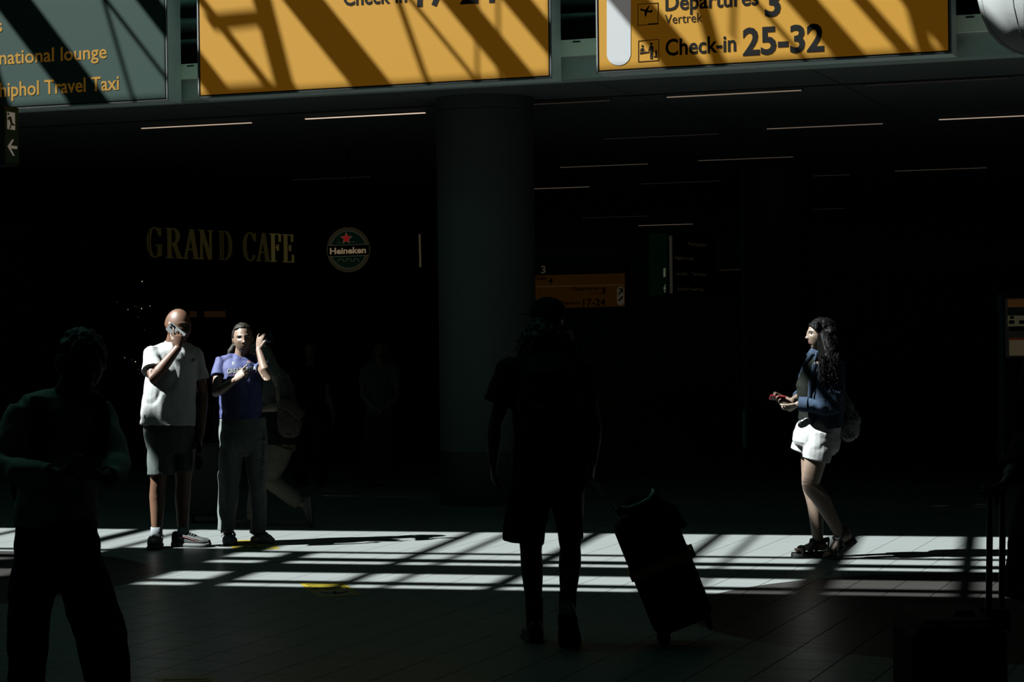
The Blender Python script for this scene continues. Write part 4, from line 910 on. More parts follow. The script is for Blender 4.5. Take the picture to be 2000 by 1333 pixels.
    # curly hair
    HB = mat('hair_black', (0.006, 0.0055, 0.005), 0.55, bump=0.15, bs=170, spec=0.07)
    g = MB(); g.ell(hc + R @ Vector((0, -0.08, 0.07)) * h, (0.43 * h, 0.52 * h, 0.50 * h), R, 28, 20)
    g.tube([J(1613, 650, 0), J(1620, 675, 0), J(1621, 705, 0), J(1619, 735, 0)], [(20 * s, 0.115), (24 * s, 0.135), (23 * s, 0.145), (16 * s, 0.12)], 20, ref=fb)
    g.tube([J(1611, 662, -0.09), J(1617, 692, -0.16), J(1618, 722, -0.205), J(1612, 752, -0.21)], [(17 * s, 0.06), (21 * s, 0.075), (19 * s, 0.06), (9 * s, 0.03)], 18, ref=fb)
    for dd in (-0.075, 0.08): g.tube([J(1596, 634, dd), J(1593.5, 655, dd * 1.2), J(1594, 685, dd * 1.5), J(1601, 718, dd * 1.9), J(1606, 748, dd * 2.1)], [0.022, 0.026, 0.032, 0.036, 0.02], 12)
    me = remesh(g, 0.005, 2, 0.005, 30, 2.0)
    Ri = R.transposed()
    for v in me.vertices:
        q = Ri @ (v.co - hc) / h
        lim = 0.16 + max(0.0, q.z - 0.02) * 0.8
        if q.y > lim and q.z < 0.40: v.co -= R @ Vector((0, (q.y - lim) * 0.92, 0)) * h
    hr = put('hair', me, HB, root)
    cu = MB(); random.seed(3)
    curls_mb(cu, [J(random.uniform(1599, 1638), random.uniform(652, 712), random.uniform(-0.13, 0.11)) for _ in range(650)], 0.13, 0.0024, 0.009, 16)
    curls_mb(cu, [J(random.uniform(1599, 1638), random.uniform(688, 735), random.uniform(-0.275, -0.22)) for _ in range(160)], 0.085, 0.0026, 0.010, 12)
    part('curls', cu, HB, hr, smooth=True)['kind'] = 'stuff'
    # bracelet, lanyard
    part('bracelet', MB().tube([wn + Vector((0.018, 0, 0)) + Vector((0, math.cos(a), math.sin(a))) * 0.034 for a in [2 * math.pi * k / 20 for k in range(21)]], 0.004, 8), mat('bracelet_pearl', (0.7, 0.65, 0.55), 0.3), root, smooth=True)
    part('necklace', MB().tube([J(1597, 692, -0.05), J(1590, 712, -0.10), J(1585, 735, -0.13), J(1578, 752, -0.125)], 0.003, 6), mat('silver_chain', (0.55, 0.55, 0.45), 0.3, 0.6), root, smooth=True)
    # red phone case in hand
    q = wf + Vector((-0.10, -0.02, 0.025))
    rp_ = thing('phone', 'red phone held in front by the woman in white shorts', 'phone', q - ZZ * 0.01)
    part('body', MB().box(q, (0.11, 0.05, 0.010), (Vector((0.98, 0.1, -0.1)).normalized(), Vector((-0.1, 0.8, -0.6)).normalized(), Vector((0.02, 0.6, 0.8)).normalized())), mat('red_case', (0.45, 0.02, 0.03), 0.4), rp_)
    # speckled net bag at her back
    bag = thing('shoulder_bag', 'black and white speckled shoulder bag behind the woman in white shorts', 'bag', J(1655, 860, 0.05))
    m = bpy.data.materials.new('speckled_fabric'); m.use_nodes = True; nt = m.node_tree; bs_ = nt.nodes['Principled BSDF']; tc = nt.nodes.new('ShaderNodeTexCoord'); vo = nt.nodes.new('ShaderNodeTexNoise'); vo.inputs['Scale'].default_value = 130; vo.inputs['Detail'].default_value = 1
    cr = nt.nodes.new('ShaderNodeValToRGB'); cr.color_ramp.elements[0].position = 0.55; cr.color_ramp.elements[0].color = (0.006, 0.006, 0.006, 1); cr.color_ramp.elements[1].position = 0.63; cr.color_ramp.elements[1].color = (0.14, 0.145, 0.14, 1)
    nt.links.new(tc.outputs['Object'], vo.inputs['Vector']); nt.links.new(vo.outputs['Fac'], cr.inputs[0]); nt.links.new(cr.outputs[0], bs_.inputs['Base Color']); bs_.inputs['Roughness'].default_value = 0.8
    g = MB(); g.tube([J(1643, 770, 0.05), J(1650, 795, 0.05), J(1658, 825, 0.05), J(1660, 850, 0.05)], [(10 * s, 0.03), (19 * s, 0.07), (25 * s, 0.09), (18 * s, 0.07)], 20, ref=fb)
    put('pouch', remesh(g, 0.007, 3, 0.012, 9, 1.0), m, bag)
    part('shoulder_strap', MB().tube([J(1645, 772, 0.05), J(1648, 735, -0.06), J(1637, 700, -0.15), J(1620, 703, -0.19), J(1622, 740, -0.22), J(1640, 790, -0.10), J(1648, 800, 0.0)], [(0.010, 0.003)] * 7, 8), mat('bag_strap', (0.01, 0.01, 0.01), 0.9, spec=0.02), bag, smooth=True)
white_shorts_woman()
# ================================================================== people: those in the shade
DK = lambda n, c, k=None: mat(n, c, 0.9, var=0.1, vs=20, bump=0.1, bs=60, spec=0.12, k=k)
def figure(name_label, D, base, hc, h, hf, fb, neck, torso, arms, legs, skinm, voxel=0.007, kskin=1.0, hands=True, fmats=None, headup=ZZ):
    """continuous body grown from joints; returns the person's root and its axes"""
    root = thing('person', name_label, 'person', base); fb = Vector(fb).normalized(); rb = fb.cross(ZZ)
    R = axes(hf, headup); b = MB(); head(b, hc, R, h, n=48, m=36)
    b.tube([neck, neck.lerp(hc, 0.45), hc - R @ Vector((0, 0.03, 0.2)) * h], [0.06 * kskin, 0.052 * kskin, 0.05 * kskin], 14)
    b.tube([p for p, _, _ in torso], [(a, c) for _, a, c in torso], 16, ref=rb)
    for sh, el, wr, hd, hn, right, cu in arms:
        b.tube([neck - ZZ * 0.03, sh], [0.05 * kskin, 0.042 * kskin], 10)
        arm(b, sh, el, wr, kskin)
        if hands: hand(b, wr, hd, hn, right, 0.95 * kskin, cu)
    for hp, kn, an in legs:
        leg(b, hp, kn, an, kskin, back=-fb)
    me = remesh(b, voxel, 1); face_mats(me, hc, R, h)
    put('body', me, [skinm] + (fmats or [LIP, EYEW, IRIS, BROW]), root)
    return root, R, fb, rb
REL = ((0.25, 0.35, 0.25), (0.3, 0.4, 0.3), (0.35, 0.45, 0.3), (0.4, 0.45, 0.3)); GRIP = ((0.8, 1.1, 0.7),) * 4
def garment(root, name, tubes, m, rb, voxel=0.009, folds=0.010, ff=7, seed=0.0, label=None):
    g = MB()
    for pts, rs in tubes: g.tube(pts, rs, 20, ref=rb, dome=False)
    return put(name, remesh(g, voxel, 3, folds, ff, seed), m, root, label)
def hair_blob(root, hc, R, h, grow, m, tubes=(), curl=0.008, front=0.14, top=0.36, name='hair'):
    g = MB(); g.ell(hc + R @ Vector((0, -0.07, 0.08)) * h, (0.35 * h * grow, 0.43 * h * grow, 0.45 * h * grow), R, 24, 18)
    for pts, rs in tubes: g.tube(pts, rs, 14)
    me = remesh(g, 0.008, 2, curl, 22, 1.0); Ri = R.transposed()
    for v in me.vertices:
        q = Ri @ (v.co - hc) / h
        if q.y > front and q.z < top and abs(q.x) < 0.4 and q.z > -0.6: v.co -= R @ Vector((0, (q.y - front) * 0.92, 0)) * h
    return put(name, me, m, root)

def walker():
    D = 11.0; J = lambda x, y, dd=0.0: at(x, y, D + dd); s = D / FPX; hc = J(1067, 628)
    hf = (-0.72, 0.69, 0.0); fb = (-0.05, 1, 0); SK = skin('skin_tan', (0.42, 0.27, 0.19))
    wl, wr = J(963, 905, 0.0), J(1157, 903, -0.02)
    root, R, fb, rb = figure('man with curly hair and backwards view walking away with backpack and suitcase', D, onz(1060, 1252), hc, 0.235, hf, fb, J(1067, 695),
        [(J(1067, 715), 0.17, 0.09), (J(1070, 780), 0.16, 0.09), (J(1074, 860), 0.15, 0.09), (J(1076, 930), 0.16, 0.10)],
        [(J(999, 722), J(966, 833, 0.0), wl, (0.03, 0.05, -1), (0.95, 0.2, 0), False, REL), (J(1134, 722), J(1161, 832, 0.02), wr, (-0.1, -0.05, -1), (-0.9, 0.3, 0), True, GRIP)],
        [(J(1038, 945), J(1037, 1078, 0.0), J(1044, 1205, 0.08)), (J(1110, 945), J(1114, 1072, 0.0), J(1108, 1190, -0.16))], SK, 0.007, 1.0)
    root['label'] = 'curly-haired man in cap and shorts seen from behind pulling a suitcase'
    TEE = DK('dark_green_tee', (0.030, 0.042, 0.034))
    garment(root, 't_shirt', [([J(1067, 690), J(1066, 698), J(1066, 712), J(1068, 745), J(1072, 800), J(1075, 855), J(1076, 908)], [(24 * s, 0.07), (48 * s, 0.095), (70 * s, 0.115), (76 * s, 0.13), (74 * s, 0.135), (74 * s, 0.138), (76 * s, 0.14)]),
        ([J(1000, 720), J(1066, 708), J(1133, 720)], [0.062, 0.07, 0.062]), ([J(1008, 704), J(999, 720), J(985, 755), J(971, 790)], [0.045, 0.076, 0.082, 0.078]), ([J(1127, 704), J(1135, 720), J(1145, 755, 0.01), J(1149, 786, 0.01)], [0.045, 0.074, 0.074, 0.066])], TEE, rb, seed=1)
    SH = DK('black_shorts', (0.020, 0.022, 0.021))
    garment(root, 'shorts', [([J(1076, 895), J(1073, 925), J(1070, 965), J(1072, 990)], [(76 * s, 0.145), (76 * s, 0.15), (74 * s, 0.145), (60 * s, 0.11)]),
        ([J(1036, 955), J(1028, 1010), J(1021, 1061)], [(43 * s, 0.115), (42.5 * s, 0.115), (41.5 * s, 0.115)]), ([J(1106, 955), J(1112, 1010), J(1115, 1055)], [(36 * s, 0.11), (29 * s, 0.105), (24 * s, 0.10)])], SH, rb, seed=2)
    CAPM = DK('navy_cap', (0.025, 0.03, 0.042)); g = MB(); h = 0.235
    g.ell(hc + R @ Vector((0, -0.04, 0.20)) * h, (0.36 * h, 0.45 * h, 0.34 * h), R, 28, 18)
    cp = put('cap', remesh(g, 0.007, 2), CAPM, root)
    mm = MB(); pr = [(-0.28, 0.30), (-0.26, 0.45), (-0.18, 0.62), (0, 0.70), (0.18, 0.62), (0.26, 0.45), (0.28, 0.30)]
    mm.prism([hc + R @ Vector((x, y, 0.17 - 0.35 * x * x)) * h for x, y in pr], R @ Vector((0, 0, 0.02)) * h); part('brim', mm, CAPM, cp)
    HR = mat('hair_dark_blond', (0.075, 0.055, 0.035), 0.6, bump=0.4, bs=80)
    g = MB(); g.tube([J(1066, 640, -0.01), J(1066, 650, -0.02), J(1067, 668, -0.03), J(1069, 695, -0.03)], [(0.09, 0.10), (0.128, 0.12), (0.150, 0.13), (0.13, 0.11)], 24, ref=rb)
    hr = put('hair', remesh(g, 0.007, 2, 0.022, 22, 3.0), HR, root)
    cu = MB(); random.seed(5)
    for _ in range(150):
        a = random.uniform(0, 6.28); y = random.uniform(632, 690); k = 0.10 + 0.05 * min(1, (y - 628) / 35)
        p = J(1067, y, -0.03) + Vector((math.cos(a) * k, math.sin(a) * k * 0.85, 0)); curls_mb(cu, [p], 0.06, 0.0035, 0.012, 8)
    part('curls', cu, HR, hr, smooth=True)['kind'] = 'stuff'
    DS = mat('shoe_black', (0.015, 0.015, 0.015), 0.45); SS = mat('shoe_sole_grey', (0.05, 0.05, 0.05), 0.7)
    an = J(1044, 1205, 0.08); dv = Vector((-0.12, 0.99, 0)).normalized(); heel = Vector((an.x, an.y, 0)) - dv * 0.07
    part('sock', MB().tube([Vector((an.x, an.y, 0.06)), Vector((an.x, an.y, 0.13)), J(1043, 1170, 0.06)], [0.044, 0.044, 0.046], 14, dome=False), DK('black_sock', (0.015, 0.015, 0.015)), root, smooth=True)
    shoe(root, heel, dv, 0.29, 0.056, 0.03, 0.085, DS, SS)
    an = J(1108, 1190, -0.16); dv = Vector((0.08, 0.60, -0.79)).normalized(); uu = Vector((0, 0.80, 0.60)); uu = (uu - dv * uu.dot(dv)).normalized()
    part('sock', MB().tube([an - ZZ * 0.03, an, J(1109, 1160, -0.12)], [0.044, 0.044, 0.046], 14, dome=False), MATS['black_sock'], root, smooth=True)
    shoe(root, an - dv * 0.06 - uu * 0.10, dv, 0.27, 0.056, 0.03, 0.085, DS, SS, up=uu)
    # backpack
    bpk = thing('backpack', 'dark backpack worn by the curly-haired man walking away', 'backpack', J(1072, 885, -0.25)); BK = DK('backpack_navy', (0.018, 0.022, 0.03))
    g = MB(); g.tube([J(1070, 705, -0.21), J(1071, 730, -0.235), J(1072, 790, -0.25), J(1073, 850, -0.245), J(1073, 878, -0.23)], [(44 * s, 0.05), (56 * s, 0.085), (60 * s, 0.105), (61 * s, 0.10), (54 * s, 0.07)], 24, ref=rb)
    put('bag', remesh(g, 0.008, 3, 0.006, 8), BK, bpk)
    g = MB(); g.tube([J(1073, 800, -0.345), J(1073, 860, -0.34)], [(44 * s, 0.035), (46 * s, 0.035)], 18, ref=rb); put('front_pocket', remesh(g, 0.008, 3, 0.004, 9), BK, bpk)
    for x in (1028, 1110): part('shoulder_strap', MB().tube([J(x, 712, -0.17), J(x - 4, 694, -0.10), J(x - 4, 690, 0.02), J(x - 2, 715, 0.12), J(x, 790, 0.16), J(x + (8 if x > 1070 else -8), 850, 0.05)], [(0.03, 0.006)] * 6, 8, ref=rb), BK, bpk, smooth=True)
    part('side_bottle', MB().tube([J(1122, 760, -0.24), J(1120, 740, -0.24), J(1119, 728, -0.24)], [0.022, 0.022, 0.012], 14), mat('bottle_steel', (0.35, 0.42, 0.45), 0.25, 0.5), bpk, smooth=True)
    part('haul_loop', MB().tube([J(1055, 704, -0.22), J(1060, 693, -0.235), J(1080, 693, -0.235), J(1085, 704, -0.22)], 0.008, 8), BK, bpk, smooth=True)
    # rolling suitcase
    D2 = 10.95; Q = lambda x, y, dd=0.0: at(x, y, D2 + dd)
    T = Q(1249, 1000); B = Q(1338, 1222, 0.0); ax = (T - B).normalized(); wv = Vector((0.92, 0.0, 0.38)); wv = (wv - ax * wv.dot(ax)).normalized(); dv = wv.cross(ax); L_ = (T - B).length
    sc = thing('suitcase', 'dark upright suitcase with orange strap tilted behind the walking man', 'suitcase', Vector((B.x, B.y, 0)))
    CASE = mat('case_black', (0.016, 0.018, 0.018), 0.7, bump=0.15, bs=90, spec=0.12); C0 = (T + B) / 2
    g = MB()
    for sx in (-1, 1):
        for sy in (-1, 1): g.tube([C0 - ax * (L_ / 2 - 0.05) + wv * (sx * 0.115) + dv * (sy * 0.075), C0 + ax * (L_ / 2 - 0.05) + wv * (sx * 0.115) + dv * (sy * 0.075)], 0.045, 14)
    g.box(C0, (0.30, 0.20, L_ - 0.06), (wv, dv, ax)); g.box(C0, (0.22, 0.235, L_ - 0.06), (wv, dv, ax)); g.box(C0, (0.24, 0.16, L_ + 0.0), (wv, dv, ax))
    put('shell', remesh(g, 0.008, 3), CASE, sc)
    def ring(k, hw, hd, w_, m, name, parent):
        mm = MB(); c = C0 + ax * k
        for sx, ln, a1, a2 in ((1, 2 * hd, wv, dv), (-1, 2 * hd, wv, dv)): mm.box(c + a1 * (sx * hw), (0.008, ln + 0.008, w_), (a1, a2, ax))
        for sx in (1, -1): mm.box(c + dv * (sx * hd), (2 * hw + 0.008, 0.008, w_), (wv, dv, ax))
        return part(name, mm, m, parent)
    ring(0.03, 0.166, 0.128, 0.045, mat('strap_orange', (0.55, 0.2, 0.05), 0.7, k=1.0), 'luggage_strap', sc)
    part('strap_buckle', MB().box(C0 + ax * 0.03 + wv * 0.176, (0.018, 0.05, 0.06), (wv, dv, ax)), BLACK, sc)
    hp = Q(1151, 928, 0.03)
    for k in (-0.045, 0.045):
        part('handle_rod', MB().tube([T - wv * 0.10 + dv * k, hp + dv * k], 0.008, 10, dome=False), mat('rod_chrome', (0.6, 0.62, 0.6), 0.25, 0.9, k=0.8), sc, smooth=40)
    part('grip', MB().tube([hp + dv * 0.06, hp - dv * 0.06], 0.013, 12), BLACK, sc, smooth=True)
    WH = mat('wheel_black', (0.01, 0.01, 0.01), 0.5)
    for x, y, dd in ((1296, 1243, -0.03), (1296, 1238, 0.12)):
        q = Q(x, y, dd); q.z = 0.036; part('wheel', MB().tube([q - dv * 0.014, q + dv * 0.014], 0.035, 18, dome=False), WH, sc, smooth=40)
    for dd in (-0.07, 0.09):
        q = B + wv * 0.115 + dv * dd; part('foot', MB().tube([q + ax * 0.03, q - ax * 0.045], [0.025, 0.014], 10), WH, sc, smooth=True)
    part('carry_handle', MB().tube([T - wv * 0.06 + ax * 0.0, T - wv * 0.05 + ax * 0.035, T + wv * 0.05 + ax * 0.035, T + wv * 0.06 + ax * 0.0], 0.01, 10), BLACK, sc, smooth=True)
    gp = thing('folded_jacket', 'grey jacket with pale collar draped on the tilted suitcase', 'jacket', T + ax * 0.03)
    g = MB(); g.tube([Q(1214, 998, -0.02), Q(1240, 985, -0.02), Q(1272, 978, -0.02), Q(1300, 1000, 0.0), Q(1318, 1035, 0.02)], [(0.03, 0.08), (0.05, 0.10), (0.055, 0.10), (0.04, 0.10), (0.02, 0.08)], 16, ref=ax)
    put('cloth', remesh(g, 0.008, 3, 0.014, 14, 2), DK('jacket_grey', (0.05, 0.058, 0.055)), gp)
    part('collar', MB().tube([Q(1214, 990, -0.1), Q(1226, 992, -0.11), Q(1250, 984, -0.12), Q(1268, 974, -0.12), Q(1276, 962, -0.1), Q(1274, 955, -0.08)], [0.005, 0.006, 0.007, 0.009, 0.011, 0.004], 8), DK('jacket_pale', (0.75, 0.8, 0.75), 0.7), gp, smooth=True)
walker()

def left_man():
    D = 8.0; J = lambda x, y, dd=0.0: at(x, y, D + dd); s = D / FPX; hc = J(160, 713, -0.06); h = 0.235
    w1, w2 = J(116, 926, -0.30), J(206, 932, -0.20)
    root, R, fb, rb = figure('tall man in pale sweater with bowed head looking at his phone, at the left edge', D, Vector((J(120, 900).x, D, 0)), hc, h, (0.45, -0.75, -0.45), (0.35, -0.93, 0), J(128, 782, 0.0),
        [(J(116, 810), 0.17, 0.09), (J(113, 880), 0.15, 0.09), (J(111, 960), 0.14, 0.09), (J(111, 1060), 0.14, 0.09)],
        [(J(48, 806, -0.05), J(-8, 915, -0.12), w1, (0.93, -0.2, 0.12), (0.15, 0.3, 0.9), True, GRIP), (J(192, 800, 0.05), J(225, 908, -0.02), w2, (-0.85, -0.4, 0.15), (0.1, 0.3, 0.9), False, GRIP)],
        [(J(72, 1110), J(57, 1240, -0.08), J(46, 1455, 0.05)), (J(155, 1110), J(196, 1245, -0.18), J(215, 1470, -0.15))], skin('skin_light', (0.5, 0.35, 0.26)), 0.007)
    SW = DK('cream_sweater', (0.55, 0.56, 0.46), 0.5)
    garment(root, 'sweater', [([J(128, 772), J(124, 782), J(118, 800), J(114, 840), J(112, 890), J(110, 950), J(110, 1000), J(110, 1027)], [(28 * s, 0.07), (56 * s, 0.09), (84 * s, 0.115), (90 * s, 0.135), (84 * s, 0.135), (80 * s, 0.13), (82 * s, 0.135), (79 * s, 0.132)]),
        ([J(50, 804, -0.05), J(118, 790, 0), J(190, 798, 0.05)], [0.062, 0.075, 0.062]), ([J(50, 804, -0.05), J(18, 862, -0.09), J(-7, 912, -0.13), J(40, 922, -0.22), J(104, 926, -0.29)], [0.066, 0.066, 0.064, 0.056, 0.044]),
        ([J(190, 798, 0.05), J(210, 855, 0.02), J(224, 908, -0.03), J(216, 926, -0.12), J(207, 932, -0.18)], [0.064, 0.062, 0.060, 0.056, 0.046])], SW, rb, 0.008, 0.012, 7, 4.0)
    PT = DK('black_trousers', (0.014, 0.016, 0.020))
    garment(root, 'trousers', [([J(110, 1012), J(111, 1050), J(114, 1110), J(116, 1150)], [(81 * s, 0.135), (86 * s, 0.145), (92 * s, 0.15), (76 * s, 0.12)]),
        ([J(73, 1110), J(63, 1180, -0.04), J(56, 1245, -0.07), J(50, 1340, -0.02), J(46, 1470, 0.05)], [(50 * s, 0.115), (46 * s, 0.105), (40 * s, 0.09), (36 * s, 0.085), (34 * s, 0.08)]),
        ([J(157, 1110), J(176, 1180, -0.1), J(200, 1250, -0.18), J(212, 1335, -0.17), J(215, 1480, -0.15)], [(52 * s, 0.115), (50 * s, 0.11), (50 * s, 0.10), (44 * s, 0.095), (40 * s, 0.09)])], PT, rb, 0.009, 0.014, 6, 1.0)
    for x, y, dd, dv in ((46, 1475, 0.05, (0.1, -1, 0)), (215, 1480, -0.15, (0.4, -0.9, 0))):
        an = J(x, y, dd); dv = Vector(dv).normalized(); shoe(root, Vector((an.x, an.y, 0)) - dv * 0.08, dv, 0.29, 0.055, 0.03, 0.08, mat('shoe_black', (0.015,) * 3), RUBB)
    HR = mat('hair_dark', (0.02, 0.015, 0.012), 0.5, bump=0.4, bs=60)
    hair_blob(root, hc, R, h, 1.14, HR, curl=0.014, front=0.22, top=0.30)
    ph = thing('phone', 'dark phone in both hands of the man in the pale sweater', 'phone', J(163, 925, -0.38))
    q = J(163, 914, -0.36); part('body', MB().box(q, (0.075, 0.145, 0.009), (Vector((0.9, 0.35, 0)).normalized(), Vector((-0.35, 0.8, 0.5)).normalized(), Vector((0.2, -0.5, 0.85)).normalized())), mat('phone_black', (0.008, 0.008, 0.009), 0.8, spec=0.05), ph)
    bk = thing('backpack', 'black backpack with wide straps worn by the man in the pale sweater', 'backpack', J(100, 960, 0.25)); BK = DK('backpack_black', (0.012, 0.013, 0.013))
    g = MB(); g.tube([J(100, 785, 0.22), J(95, 830, 0.26), J(90, 900, 0.27), J(88, 965, 0.24)], [(0.10, 0.06), (0.15, 0.10), (0.155, 0.11), (0.13, 0.08)], 20, ref=rb); put('bag', remesh(g, 0.009, 3, 0.006, 8), BK, bk)
    part('shoulder_strap', MB().tube([J(85, 785, 0.14), J(78, 768, 0.0), J(76, 785, -0.14), J(80, 830, -0.19), J(72, 900, -0.17), J(40, 950, -0.02)], [(0.034, 0.007)] * 6, 10, ref=rb), BK, bk, smooth=True)
    part('shoulder_strap', MB().tube([J(165, 780, 0.18), J(176, 763, 0.06), J(190, 778, -0.08), J(200, 815, -0.11), J(196, 870, -0.08), J(180, 930, 0.04)], [(0.030, 0.007)] * 6, 10, ref=rb), BK, bk, smooth=True)
    part('chest_strap', MB().tube([J(82, 822, -0.205), J(98, 818, -0.215), J(104, 830, -0.21), J(104, 890, -0.20)], [(0.008, 0.004)] * 4, 8), BK, bk, smooth=True)
left_man()

def back_woman():
    D = 17.8; J = lambda x, y, dd=0.0: at(x, y, D + dd); s = D / FPX; hc = J(507, 697); h = 0.215
    wr = J(512, 800, -0.2)
    root, R, fb, rb = figure('grey-haired woman in beige trousers striding left behind the woman in blue', D, onz(520, 1024), hc, h, (-0.95, -0.1, -0.25), (-0.98, -0.18, 0), J(528, 722),
        [(J(535, 740), 0.13, 0.09), (J(540, 780), 0.13, 0.09), (J(545, 830), 0.13, 0.09), (J(545, 870), 0.14, 0.10)],
        [(J(552, 738, -0.16), J(546, 795, -0.2), wr, (-0.9, 0, -0.3), (0.3, 0, 0.9), False, REL), (J(530, 738, 0.16), J(515, 790, 0.2), J(490, 810, 0.1), (-0.9, 0, -0.3), (0.3, 0, 0.9), True, REL)],
        [(J(548, 870, -0.08), J(525, 938, -0.08), J(590, 985, -0.06)), (J(540, 870, 0.08), J(508, 940, 0.08), J(488, 1015, 0.06))], skin('skin_light', (0.5, 0.35, 0.26)), 0.008, 0.95)
    garment(root, 'blouse', [([J(530, 722), J(537, 735), J(543, 765), J(548, 800), J(550, 835)], [(0.07, 0.07), (0.15, 0.10), (0.17, 0.13), (0.165, 0.14), (0.165, 0.145)]), ([J(550, 735, -0.14), J(556, 757, -0.17), J(556, 776, -0.18)], [0.062, 0.066, 0.062]), ([J(530, 738, 0.15), J(522, 770, 0.18)], [0.06, 0.056])], DK('grey_blouse', (0.20, 0.215, 0.19)), rb)
    garment(root, 'dark_vest', [([J(545, 790), J(547, 825), J(548, 868)], [(0.175, 0.150), (0.178, 0.155), (0.17, 0.15)])], DK('black_vest', (0.012, 0.012, 0.012)), rb)
    garment(root, 'trousers', [([J(548, 858), J(547, 880)], [(0.155, 0.135), (0.15, 0.135)]), ([J(550, 872, -0.07), J(538, 905, -0.08), J(527, 938, -0.08), J(558, 962, -0.07), J(586, 985, -0.06)], [0.105, 0.10, 0.088, 0.075, 0.062]), ([J(540, 872, 0.07), J(524, 905, 0.08), J(509, 940, 0.08), J(494, 1005, 0.06)], [0.10, 0.095, 0.085, 0.065])], DK('beige_twill', (0.30, 0.29, 0.21)), rb)
    HG = mat('hair_ash', (0.26, 0.25, 0.20), 0.5, bump=0.3, bs=90)
    hair_blob(root, hc, R, h, 1.12, HG, [([J(515, 685, -0.06), J(526, 705, -0.12), J(540, 735, -0.17), J(548, 768, -0.18)], [0.05, 0.06, 0.055, 0.02])], front=0.2)
    SM = mat('shoe_olive', (0.08, 0.085, 0.075), 0.6)
    an = J(590, 985, -0.06); dv = Vector((0.10, 0.0, -0.99)).normalized(); uu = Vector((-0.99, 0, -0.1)); shoe(root, an - dv * 0.05 - uu * 0.08, dv, 0.25, 0.045, 0.025, 0.07, SM, RUBW, up=uu)
    an = J(488, 1015, 0.06); dv = Vector((-0.98, -0.1, 0)).normalized(); shoe(root, Vector((an.x, an.y, 0)) - dv * 0.07, dv, 0.25, 0.045, 0.025, 0.07, SM, RUBW)
    hb = thing('handbag', 'taupe leather handbag carried by the woman in beige trousers', 'handbag', J(565, 850, -0.25)); LM = DK('taupe_leather', (0.15, 0.125, 0.11))
    g = MB(); g.tube([J(561, 783, -0.25), J(564, 800, -0.25), J(566, 825, -0.25), J(566, 846, -0.25)], [(0.07, 0.04), (0.10, 0.06), (0.11, 0.07), (0.09, 0.06)], 18, ref=(1, 0, 0)); put('pouch', remesh(g, 0.008, 3, 0.010, 12), LM, hb)
    mm = MB(); mm.tube([J(545, 786, -0.31), J(566, 793, -0.335), J(590, 815, -0.30)], [(0.045, 0.006)] * 3, 10, ref=ZZ); part('flap', mm, LM, hb, smooth=True)
    part('strap', MB().tube([J(548, 790, -0.26), J(548, 760, -0.26), J(556, 738, -0.24), J(570, 765, -0.25), J(576, 795, -0.25)], 0.008, 8), LM, hb, smooth=True)
back_woman()

